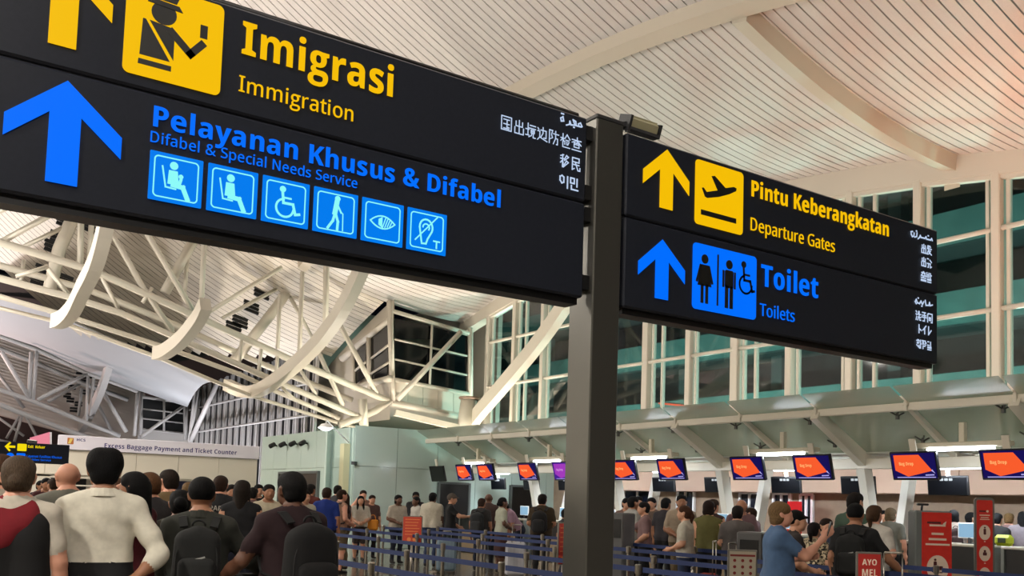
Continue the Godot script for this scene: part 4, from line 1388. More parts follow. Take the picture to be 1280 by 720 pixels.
	plate(s, round_rect(A.x + 0.225 * W, A.y - 0.42 * H, A.x + 0.36 * W, A.y - 0.06 * H, 0.02), 0.07, 0.005)
	obj("yellow_icon", done(s), yl, ds)
	text(ds, "lettering", "Exit  Keluar", true, A.x + 0.38 * W, A.x + 0.63 * W, A.y - 0.24 * H, 0.06, 0.072, yl)
	s = st()
	plate(s, disc(Vector2(A.x + 0.13 * W, A.y - 0.72 * H), 0.085), 0.07, 0.005)
	plate(s, round_rect(A.x + 0.22 * W, A.y - 0.9 * H, A.x + 0.35 * W, A.y - 0.53 * H, 0.02), 0.07, 0.005)
	obj("blue_icons", done(s), bl, ds)
	text(ds, "lettering", "Layanan Fasilitas Khusus", false, A.x + 0.37 * W, A.x + 0.89 * W, A.y - 0.71 * H, 0.055, 0.072, bl)
	text(ds, "lettering", "Facilities Service", false, A.x + 0.37 * W, A.x + 0.73 * W, A.y - 0.87 * H, 0.045, 0.072, bl)
	s = st()
	tube(s, [Vector3(A.x - 0.42, 0, -0.02), Vector3(A.x - 0.42, A.y, -0.02)], 0.05, 8)
	obj("post", done(s), mat("lamp_housing"), ds)
	# pink light box and pale pier beside the far counter
	var pk = thing("pink_lightbox", "small glowing pink advertising panel above the far counter", "light box", Vector3.ZERO)
	s = st()
	var P := [on_z(38, 547, -48.0), on_z(62, 540, -48.0), on_z(62, 556, -48.0), on_z(38, 556, -48.0)]
	quad(s, P[0], P[1], P[2], P[3])
	for i in 4:
		quad(s, P[i], P[(i + 1) % 4], P[(i + 1) % 4] + Vector3(0, 0, -0.2), P[i] + Vector3(0, 0, -0.2))
	obj("screen", done(s), glow(Color(0.95, 0.55, 0.62), 0.9), pk)
	s = st()
	beam(s, P[1] + Vector3(0.05, 0, -0.1), P[2] + Vector3(0.05, 0, -0.1), 0.06, 0.1, Vector3.RIGHT)
	tube(s, [(P[2] + P[3]) * 0.5 * Vector3(1, 0, 1) + Vector3(0, 0, -0.15), (P[2] + P[3]) * 0.5 + Vector3(0, 0, -0.15)], 0.06, 6)
	obj("frame", done(s), mat("white_paint"), pk)
	var wall2 = struct("wall_side_room", "cream wall left of the baggage counter")
	s = st()
	box(s, Vector3(1.6, 1.6, -40), Vector3(5.0, 3.2, 0.3))
	obj("wall_panel", done(s), mat("cream_wall", Color(0.72, 0.66, 0.54), 0.7), wall2)
	second_hall()

func second_hall():
	var s
	var w = mat("truss_grey", Color(0.74, 0.73, 0.72), 0.5)
	# smooth pale soffit that billows down between the two valleys
	var so = struct("ceiling_soffit", "smooth pale grey soffit curving down beyond the valley truss")
	s = st()
	s.set_smooth_group(0)
	var top := [[-40, 361], [0, 372], [80, 398], [140, 425], [200, 447], [270, 477]]
	var bot := [[-40, 404], [0, 418], [45, 433], [108, 464], [170, 487], [234, 509]]
	var grid := []
	for j in 9:
		var v := j / 8.0
		var row := []
		for i in 6:
			var a := on_z(top[i][0], top[i][1], -35.5)
			var b := on_z(bot[i][0], bot[i][1], -56.0)
			var p := a.lerp(b, v)
			p.y += 0.9 * sin(v * PI) * (1.0 if i < 5 else 0.5)
			row.append(p)
		grid.append(row)
	for j in 8:
		for i in 5:
			quad(s, grid[j][i], grid[j][i + 1], grid[j + 1][i + 1], grid[j + 1][i])
	obj("soffit_sheet", done(s), mat("soffit_pale", Color(0.72, 0.73, 0.74), 0.6), so)
	# second valley truss
	var t = thing("far_valley_truss", "distant white roof truss with a curved rib beyond the pale soffit", "truss", Vector3.ZERO)
	var F := -56.5
	var R := -59.0
	for e in [["chord", F, 0.16, [-40, 405, 0, 420, 44, 436, 109, 466, 172, 489]], ["chord", R, 0.16, [-40, 423, 0, 436, 44, 453, 98, 477, 160, 500]], ["chord", F, 0.15, [-40, 474, 0, 487, 40, 501, 109, 529, 150, 545]], ["chord", F, 0.17, [-40, 493, 0, 506, 33, 519, 89, 540, 140, 556]],
			["post", F, 0.13, [46, 436, 41, 501]], ["post", F, 0.13, [39, 440, 36, 500]], ["diagonal", F, 0.15, [2, 440, 37, 498]], ["diagonal", R, 0.12, [-12, 455, 30, 510]], ["brace", F, 0.14, [47, 500, 109, 467]], ["brace", R, 0.12, [60, 502, 100, 480]],
			["diagonal", F, 0.14, [128, 489, 158, 540]], ["diagonal", R, 0.12, [122, 505, 141, 542]], ["post", F, 0.10, [110, 470, 108, 527]], ["post", F, 0.10, [118, 462, 113, 520]], ["post", R, 0.10, [102, 485, 98, 520]], ["post", F, 0.12, [172, 489, 168, 545]],
			["brace", R, 0.09, [-5, 520, 30, 545]], ["brace", R, 0.1, [28, 517, 18, 552]], ["brace", R, 0.09, [32, 520, 48, 550]], ["brace", R, 0.09, [24, 520, 8, 548]], ["chord", R, 0.12, [-40, 540, 20, 556]], ["brace", F, 0.12, [176, 546, 232, 506]]]:
		member(t, e[0], e[1], e[2], e[3], w, 6)
	rib_member(t, on_z(118, 500, F).x, 0.16, 0.26, [141, 424, 140, 438, 137, 453, 132, 470, 126, 488, 117, 508, 108, 526, 98, 540], w)
	for p in [[100, 465], [96, 474], [90, 484], [84, 494], [88, 500], [106, 474], [114, 470], [104, 490], [98, 505], [92, 512]]:
		s = st()
		var c := on_z(p[0], p[1], R - 0.6)
		for k in 2:
			box(s, c + Vector3(0, k * 0.16 - 0.08, 0), Vector3(0.4, 0.12, 0.1))
		obj("louvre", done(s), mat("louvre_black"), t)
	# warm slats behind the second truss
	var ce = struct("ceiling_far", "warm lit slatted ceiling beyond the far truss")
	s = st()
	for k in 26:
		var v := k / 25.0
		var a := on_z(-60, lerpf(395, 500, v), lerpf(-64.0, -60.0, v))
		var b := on_z(180, lerpf(478, 566, v), lerpf(-64.0, -60.0, v))
		beam(s, a, b, 0.5, 0.24)
	var o := obj("far_slats", done(s), mat("warm_slat", Color(0.85, 0.80, 0.76), 0.7), ce)
	o.set_meta("kind", "stuff")
	# tall finned glazing of the second hall, and its small end windows
	var g = struct("window_3", "tall finned glazed wall of the second hall behind the counter")
	var glass = mat("pane_glass")
	var X := 15.6
	var z0 := -38.5
	for k in 21:
		var z := z0 - k * 1.05
		var yt := 8.1 - 0.02 * k - 0.0022 * (z + 49.0) * (z + 49.0)
		s = st()
		box(s, Vector3(X - 0.02, yt * 0.5, z), Vector3(0.12, yt, 0.16))
		obj("fin", done(s), w, g)
		if k < 20:
			s = st()
			for yy in [[0.0, 5.0], [5.0, 6.4], [6.4, yt]]:
				quad(s, Vector3(X + 0.1, yy[0], z), Vector3(X + 0.1, yy[0], z - 1.05), Vector3(X + 0.1, yy[1] - 0.02, z - 1.05), Vector3(X + 0.1, yy[1] - 0.02, z))
			obj("pane", done(s), mat("pane_dark", Color(0.03, 0.04, 0.05), 0.35), g)
			s = st()
			box(s, Vector3(X + 0.03, yt * 0.5, z - 0.52), Vector3(0.06, yt, 0.06))
			obj("mullion", done(s), w, g)
	for y in [5.0, 6.4]:
		s = st()
		tube(s, [Vector3(X - 0.25, y, z0), Vector3(X - 0.25, y, z0 - 21)], 0.06, 6)
		obj("transom", done(s), w, g)
	var g2 = struct("window_4", "small dark clerestory windows far off beside the finned glazing")
	var Zw := -57.5
	for e in [[178, 498, 204, 501, 204, 513, 178, 510], [178, 511, 204, 514, 204, 525, 178, 522], [178, 523, 204, 526, 204, 537, 178, 535], [206, 501, 230, 505, 230, 516, 206, 513], [206, 514, 230, 517, 230, 528, 206, 525], [206, 526, 230, 529, 230, 541, 206, 538]]:
		s = st()
		quad(s, on_z(e[0], e[1], Zw), on_z(e[2], e[3], Zw), on_z(e[4], e[5], Zw), on_z(e[6], e[7], Zw))
		obj("pane", done(s), mat("pane_dark"), g2)
	for e in [[176, 496, 232, 503, 0.1], [176, 490, 176, 545, 0.12], [232, 500, 232, 550, 0.14], [205, 500, 205, 540, 0.07], [177, 511, 231, 517, 0.05], [177, 523, 231, 529, 0.05], [176, 537, 232, 542, 0.08]]:
		s = st()
		tube(s, [on_z(e[0], e[1], Zw + 0.1), on_z(e[2], e[3], Zw + 0.1)], e[4], 6)
		obj("frame_bar", done(s), w, g2)
	s = st()
	quad(s, on_z(172, 538, Zw), on_z(236, 543, Zw), on_z(236, 570, Zw), on_z(172, 570, Zw))
	obj("cladding_panel", done(s), w, g2)
	s = st()
	tube(s, [on_x(248, 470, X - 0.6), on_x(238, 552, X - 0.6)], 0.16, 8)
	tube(s, [on_x(272, 478, X - 0.6), on_x(238, 552, X - 0.6)], 0.14, 8)
	obj("raking_struts", done(s), w, g)

# ---------------------------------------------------------------- queue posts, boards, kiosks, luggage
func build_queue():
	var s
	var steel = mat("steel", Color(0.62, 0.6, 0.56), 0.28, 1.0)
	var navy = noisy("belt_navy", Color(0.05, 0.13, 0.30), Color(0.065, 0.16, 0.36), 0.3, 6.0, 0.7)
	var ms = st()
	lathe(ms, [Vector2(0, 0.012), Vector2(0.12, 0.03), Vector2(0.165, 0.012), Vector2(0.165, 0)], 20)
	var base_m := done(ms)
	ms = st()
	lathe(ms, [Vector2(0.024, 0.02), Vector2(0.024, 0.9), Vector2(0.034, 0.905), Vector2(0.034, 0.985), Vector2(0.028, 0.995), Vector2(0, 0.998)], 14)
	var post_m := done(ms)
	ms = st()
	box(ms, Vector3(0, 0.945, -0.95), Vector3(0.004, 0.052, 1.86))
	box(ms, Vector3(0, 0.945, -0.03), Vector3(0.03, 0.06, 0.03))
	var belt_m := done(ms)
	for lane in 6:
		var x := 3.78 + lane * 1.3
		var z0: float = [-5.9, -5.75, -5.25, -4.5, -4.5, -4.5][lane]
		var n: int = [6, 7, 7, 8, 8, 8][lane]
		for k in n:
			var t = thing("queue_post", "steel post with navy belt, %s lane from the hall, %s from near end" % [ordinal[lane], ordinal[k]], "queue post", Vector3(x, 0, z0 - k * 1.95), 0, "queue posts in lane rows")
			obj("base", base_m, steel, t)
			obj("post", post_m, steel, t)
			if k < n - 1:
				obj("belt", belt_m, navy, t)
	# boards on posts
	post_board(on_x(516, 645, 7.68), 0.34, 0.46, Color(0.78, 0.26, 0.16), "orange notice board on a post in the queue", true, 0)
	post_board(on_x(705, 653, 7.68), 0.30, 0.56, Color(0.78, 0.22, 0.16), "narrow red notice board on a post beside the steel sign post", true, 3)
	post_board(on_x(928, 687, 6.38), 0.26, 0.42, Color(0.66, 0.62, 0.54), "pale notice board with red rows of symbols on a queue post", false, 1)
	post_board(on_x(1086, 690, 6.38), 0.20, 0.40, Color(0.62, 0.13, 0.10), "red notice board reading MEL on a queue post", true, 2)
	totems()
	# bag drop kiosks
	for e in [[777, 641, 15.4, 0.30, "grey kiosk cabinet standing beside the steel sign post"], [944, 665, 12.6, 0.36, "grey kiosk cabinet behind the woman in the blue shirt"]]:
		var p := at_depth(e[0], e[1], e[2])
		var t = thing("kiosk_cabinet", e[4], "kiosk", Vector3(p.x, 0, p.z), deg_to_rad(-70))
		s = st()
		cbox(s, Vector3(0, p.y * 0.5, 0), Vector3(e[3], p.y, 0.4), 0.02)
		obj("cabinet", done(s), mat("kiosk_grey", Color(0.30, 0.30, 0.30), 0.45), t)
		s = st()
		box(s, Vector3(0, p.y - 0.25, 0.205), Vector3(e[3] * 0.7, 0.3, 0.01))
		obj("display", done(s), mat("screen_black"), t)
		s = st()
		box(s, Vector3(0, 0.02, 0), Vector3(e[3] + 0.1, 0.04, 0.5))
		obj("plinth", done(s), mat("lamp_housing"), t)
	# luggage
	suitcase(at_foot(138, 5.2), deg_to_rad(-20), 0.62, Color(0.06, 0.06, 0.07), "black cabin suitcase with raised handle held by the man in white", 1.07)
	suitcase(at_foot(300, 8.2), deg_to_rad(-60), 0.66, Color(0.07, 0.08, 0.12), "dark navy suitcase between the two men with backpacks", 0.98)
	suitcase(at_foot(885, 13.2), deg_to_rad(30), 0.62, Color(0.55, 0.12, 0.06), "orange-red suitcase with steel handle in the right queue", 1.12)
	suitcase(at_foot(908, 12.6), deg_to_rad(10), 0.58, Color(0.12, 0.14, 0.2), "dark blue suitcase with twin silver handle bars in the queue", 1.12)
	suitcase(at_foot(857, 12.4), deg_to_rad(40), 0.6, Color(0.42, 0.05, 0.07), "wine red suitcase among the belts", 0.8)
	suitcase(at_foot(1113, 9.8), deg_to_rad(-40), 0.62, Color(0.05, 0.05, 0.055), "black suitcase with raised handle under the arm of the man in black", 1.18)
	suitcase(at_foot(646, 19.8), deg_to_rad(-30), 0.7, Color(0.68, 0.68, 0.7), "pale grey suitcase standing in the left queue", 1.1)
	suitcase(at_foot(560, 20.5), deg_to_rad(-30), 0.68, Color(0.42, 0.5, 0.55), "grey-blue suitcase beside the woman in black", 0.9)
	trolley(at_foot(316, 7.1), deg_to_rad(-34))
	var yb = at_depth(466, 650, 23.6)
	var t2 = thing("tote_bag", "bright yellow tote bag carried by the woman in white in the far queue", "bag", yb)
	s = st()
	cbox(s, Vector3(0, -0.12, 0), Vector3(0.28, 0.26, 0.12), 0.03, Basis(Vector3.UP, -0.6))
	obj("bag_body", done(s), hue(Color(0.80, 0.50, 0.03), 0.6), t2)
	s = st()
	var hp := []
	for i in 9:
		hp.append(Vector3(cos(PI * i / 8.0) * 0.08, 0.01 + sin(PI * i / 8.0) * 0.12, 0))
	tube(s, hp, 0.012, 6)
	obj("handle", done(s), hue(Color(0.70, 0.42, 0.03), 0.6), t2)
	var nb := on_x(1255, 675, 15.15)
	var t3 = thing("desk_bag", "small yellow-green bag lying on the near check-in desk", "bag", Vector3(nb.x, 1.113, nb.z))
	s = st()
	cbox(s, Vector3(0, 0.09, 0), Vector3(0.14, 0.18, 0.3), 0.05)
	obj("bag_body", done(s), hue(Color(0.62, 0.68, 0.12), 0.5), t3)
	s = st()
	cbox(s, Vector3(-0.075, 0.09, 0), Vector3(0.01, 0.08, 0.13), 0.004)
	obj("patch", done(s), hue(Color(0.12, 0.2, 0.08), 0.5), t3)

func at_foot(x: float, depth: float) -> Vector3:
	var p := at_depth(x, 640, depth)
	return Vector3(p.x, 0, p.z)

func post_board(top: Vector3, w: float, h: float, col: Color, label: String, red: bool, style: int):
	var t = thing("notice_board", label, "notice board", Vector3(top.x, 0, top.z), deg_to_rad(-34) if style != 3 else deg_to_rad(22))
	var s = st()
	cbox(s, Vector3(0, top.y - h * 0.5, 0), Vector3(w, h, 0.025), 0.006)
	obj("frame", done(s), mat("frame_steel", Color(0.5, 0.49, 0.46), 0.35, 0.7), t)
	s = st()
	box(s, Vector3(0, top.y - h * 0.5, 0.012), Vector3(w - 0.03, h - 0.03, 0.006))
	obj("poster", done(s), hue(col, 0.5), t)
	s = st()
	tube(s, [Vector3(0, 0, 0), Vector3(0, top.y - h, 0)], 0.022, 10)
	lathe(s, [Vector2(0, 0.03), Vector2(0.16, 0.015), Vector2(0.16, 0)], 18)
	obj("post", done(s), mat("steel"), t)
	var y := top.y - h * 0.5
	if style == 2:
		var cream := hue(Color(0.85, 0.78, 0.70), 0.5)
		text(t, "lettering", "AYO", true, -w * 0.28, w * 0.28, y + 0.10, 0.045, 0.016, cream, 0.002)
		text(t, "lettering", "MEL", true, -w * 0.28, w * 0.30, y + 0.015, 0.055, 0.016, cream, 0.002)
		text(t, "lettering", "AYO", true, -w * 0.24, w * 0.26, y - 0.075, 0.05, 0.016, cream, 0.002)
	elif style == 1:
		s = st()
		for yy in [0.15, -0.045, -0.19]:
			plate(s, PackedVector2Array([Vector2(-w * 0.42, y + yy), Vector2(w * 0.42, y + yy), Vector2(w * 0.42, y + yy + 0.018), Vector2(-w * 0.42, y + yy + 0.018)]), 0.015, 0.002)
		for i in 3:
			for j in 3:
				plate(s, disc(Vector2(-0.07 + i * 0.07, y + 0.115 - j * 0.055), 0.014, 10), 0.015, 0.002)
				plate(s, disc(Vector2(-0.07 + i * 0.07, y - 0.075 - j * 0.045), 0.012, 10), 0.015, 0.002)
		obj("red_print", done(s), hue(Color(0.45, 0.10, 0.08), 0.5), t)
	else:
		s = st()
		for i in 6:
			var yy: float = y + h * 0.36 - i * h * 0.11
			plate(s, PackedVector2Array([Vector2(-w * 0.36, yy), Vector2(w * (0.36 - 0.06 * (i % 3)), yy), Vector2(w * (0.36 - 0.06 * (i % 3)), yy + 0.012), Vector2(-w * 0.36, yy + 0.012)]), 0.015, 0.002)
		plate(s, disc(Vector2(-0.05, y - h * 0.36), 0.035, 12), 0.015, 0.002)
		plate(s, disc(Vector2(0.04, y - h * 0.36), 0.03, 12), 0.015, 0.002)
		obj("print", done(s), hue(Color(0.90, 0.55, 0.30), 0.5), t)

func totems():
	var s
	var red := noisy("totem_red", Color(0.72, 0.15, 0.11), Color(0.78, 0.18, 0.13), 0.05, 1.0, 0.35)
	var cream := hue(Color(0.82, 0.74, 0.66), 0.5)
	var dark := hue(Color(0.28, 0.06, 0.06), 0.5)
	var D := 12.4
	var p := at_depth(1165, 638.5, D)
	var t = thing("red_totem", "tall red bag drop panel with cream oval set in a grey kiosk frame", "totem", Vector3(p.x, 0, p.z), deg_to_rad(-40))
	s = st()
	cbox(s, Vector3(0.0, p.y * 0.5, -0.1), Vector3(0.46, p.y, 0.30), 0.02)
	obj("cabinet", done(s), mat("kiosk_pale", Color(0.36, 0.38, 0.37), 0.45), t)
	s = st()
	box(s, Vector3(0.04, p.y * 0.5 + 0.04, 0.055), Vector3(0.37, p.y - 0.12, 0.01))
	obj("poster", done(s), red, t)
	s = st()
	plate(s, disc(Vector2(0.05, p.y - 0.74), 0.135, 26, 1.25), 0.06, 0.002)
	for e in [[0.0, 0.2, -0.20, 0.012], [-0.02, 0.15, -0.31, 0.014], [0.05, 0.22, -0.38, 0.014], [0.05, 0.3, -0.445, 0.012]]:
		plate(s, PackedVector2Array([Vector2(0.05 - e[1] * 0.5, p.y + e[2]), Vector2(0.05 + e[1] * 0.5, p.y + e[2]), Vector2(0.05 + e[1] * 0.5, p.y + e[2] + e[3] * 2), Vector2(0.05 - e[1] * 0.5, p.y + e[2] + e[3] * 2)]), 0.06, 0.002)
	plate(s, PackedVector2Array([Vector2(0.12, p.y - 0.16), Vector2(0.16, p.y - 0.13), Vector2(0.15, p.y - 0.18), Vector2(0.11, p.y - 0.19)]), 0.06, 0.002)
	obj("cream_print", done(s), cream, t).set_meta("kind", "stuff")
	s = st()
	plate(s, round_rect(0.0, p.y - 0.75, 0.04, p.y - 0.65, 0.012), 0.062, 0.002)
	plate(s, disc(Vector2(0.02, p.y - 0.63), 0.016, 12), 0.062, 0.002)
	plate(s, round_rect(0.065, p.y - 0.76, 0.115, p.y - 0.71, 0.01), 0.062, 0.002)
	plate(s, PackedVector2Array([Vector2(-0.01, p.y - 0.8), Vector2(0.11, p.y - 0.8), Vector2(0.11, p.y - 0.785), Vector2(-0.01, p.y - 0.785)]), 0.062, 0.002)
	plate(s, PackedVector2Array([Vector2(-0.08, p.y - 0.165), Vector2(0.09, p.y - 0.165), Vector2(0.09, p.y - 0.14), Vector2(-0.08, p.y - 0.14)]), 0.062, 0.002)
	obj("dark_print", done(s), dark, t).set_meta("kind", "stuff")
	s = st()
	tube(s, [Vector3(-0.1, p.y, -0.1), Vector3(-0.1, p.y + 0.07, -0.08)], 0.015, 6)
	cbox(s, Vector3(-0.1, p.y + 0.08, -0.06), Vector3(0.14, 0.03, 0.08), 0.01)
	obj("scanner_camera", done(s), mat("speaker_black"), t)
	p = at_depth(1230, 622, D + 0.5)
	t = thing("rounded_totem", "slim red totem with three cream ovals in a rounded steel frame", "totem", Vector3(p.x, 0, p.z), deg_to_rad(-44))
	s = st()
	var prof := round_rect(-0.125, 0.0, 0.125, p.y, 0.05)
	plate(s, prof, -0.03, 0.05)
	obj("frame", done(s), mat("frame_steel"), t)
	s = st()
	plate(s, round_rect(-0.1, 0.05, 0.1, p.y - 0.035, 0.02), 0.02, 0.006)
	obj("poster", done(s), red, t)
	s = st()
	for k in 3:
		plate(s, disc(Vector2(0, p.y - 0.47 - k * 0.285), 0.072, 22, 1.42), 0.026, 0.002)
	for e in [[0.13, -0.245, 0.014], [0.1, -0.275, 0.01], [0.12, -0.3, 0.01], [0.02, -0.6, 0.015], [0.02, -0.89, 0.015]]:
		plate(s, PackedVector2Array([Vector2(-e[0] * 0.5, p.y + e[1]), Vector2(e[0] * 0.5, p.y + e[1]), Vector2(e[0] * 0.5, p.y + e[1] + e[2]), Vector2(-e[0] * 0.5, p.y + e[1] + e[2])]), 0.026, 0.002)
	plate(s, disc(Vector2(0.035, p.y - 0.185), 0.016, 10), 0.026, 0.002)
	obj("cream_print", done(s), cream, t).set_meta("kind", "stuff")
	s = st()
	plate(s, round_rect(-0.016, p.y - 0.5, 0.016, p.y - 0.42, 0.01), 0.028, 0.002)
	plate(s, disc(Vector2(0, p.y - 0.405), 0.012, 10), 0.028, 0.002)
	plate(s, round_rect(-0.025, p.y - 0.78, 0.025, p.y - 0.735, 0.01), 0.028, 0.002)
	plate(s, disc(Vector2(0, p.y - 0.72), 0.016, 10), 0.028, 0.002)
	plate(s, round_rect(-0.02, p.y - 1.06, 0.02, p.y - 1.0, 0.01), 0.028, 0.002)
	plate(s, PackedVector2Array([Vector2(-0.07, p.y - 0.195), Vector2(0.015, p.y - 0.195), Vector2(0.015, p.y - 0.175), Vector2(-0.07, p.y - 0.175)]), 0.028, 0.002)
	obj("dark_print", done(s), dark, t).set_meta("kind", "stuff")

func suitcase(at: Vector3, turn: float, h: float, col: Color, label: String, handle_top: float):
	var t = thing("suitcase", label, "suitcase", at, turn)
	var s = st()
	cbox(s, Vector3(0, 0.05 + h * 0.5, 0), Vector3(0.42, h, 0.26), 0.045)
	obj("shell", done(s), hue(col, 0.4), t)
	s = st()
	for k in 5:
		box(s, Vector3(-0.14 + k * 0.07, 0.05 + h * 0.5, 0.131), Vector3(0.02, h * 0.8, 0.006))
		box(s, Vector3(-0.14 + k * 0.07, 0.05 + h * 0.5, -0.131), Vector3(0.02, h * 0.8, 0.006))
	obj("ribs", done(s), hue(col.lightened(0.06), 0.4), t)
	for e in [[-1, -1], [1, -1], [-1, 1], [1, 1]]:
		s = st()
		tube(s, [Vector3(e[0] * 0.17 - 0.012, 0.03, e[1] * 0.09), Vector3(e[0] * 0.17 + 0.012, 0.03, e[1] * 0.09)], 0.03, 10)
		obj("wheel", done(s), mat("speaker_black"), t)
	s = st()
	for x in [-0.09, 0.09]:
		tube(s, [Vector3(x, h + 0.03, 0.1), Vector3(x, handle_top - 0.02, 0.1)], 0.009, 6)
	tube(s, [Vector3(-0.09, handle_top - 0.02, 0.1), Vector3(-0.08, handle_top, 0.1), Vector3(0.08, handle_top, 0.1), Vector3(0.09, handle_top - 0.02, 0.1)], 0.012, 8)
	obj("handle", done(s), mat("steel"), t)

func trolley(at: Vector3, turn: float):
	var t = thing("luggage_trolley", "steel luggage trolley pushed by the men with backpacks", "trolley", at, turn)
	var st_m = mat("steel")
	var s = st()
	for x in [-0.27, 0.27]:
		tube(s, [Vector3(x, 0.15, -0.75), Vector3(x, 0.16, 0.05), Vector3(x, 0.5, 0.2), Vector3(x, 0.98, 0.26)], 0.016, 8)
	obj("side_rails", done(s), st_m, t)
	s = st()
	tube(s, [Vector3(-0.28, 0.99, 0.26), Vector3(0.28, 0.99, 0.26)], 0.02, 10)
	obj("handle_bar", done(s), mat("speaker_black"), t)
	s = st()
	for i in 6:
		tube(s, [Vector3(-0.27 + i * 0.108, 0.16, -0.75), Vector3(-0.27 + i * 0.108, 0.16, 0.05)], 0.007, 5)
	for y in [0.62, 0.72, 0.82]:
		tube(s, [Vector3(-0.27, y, 0.22), Vector3(-0.2, y, 0.05), Vector3(0.2, y, 0.05), Vector3(0.27, y, 0.22)], 0.006, 5)
	obj("basket", done(s), st_m, t)
	for e in [[-0.25, -0.7], [0.25, -0.7], [0.0, 0.05]]:
		s = st()
		tube(s, [Vector3(e[0] - 0.02, 0.07, e[1]), Vector3(e[0] + 0.02, 0.07, e[1])], 0.07, 12)
		obj("wheel", done(s), mat("speaker_black"), t)

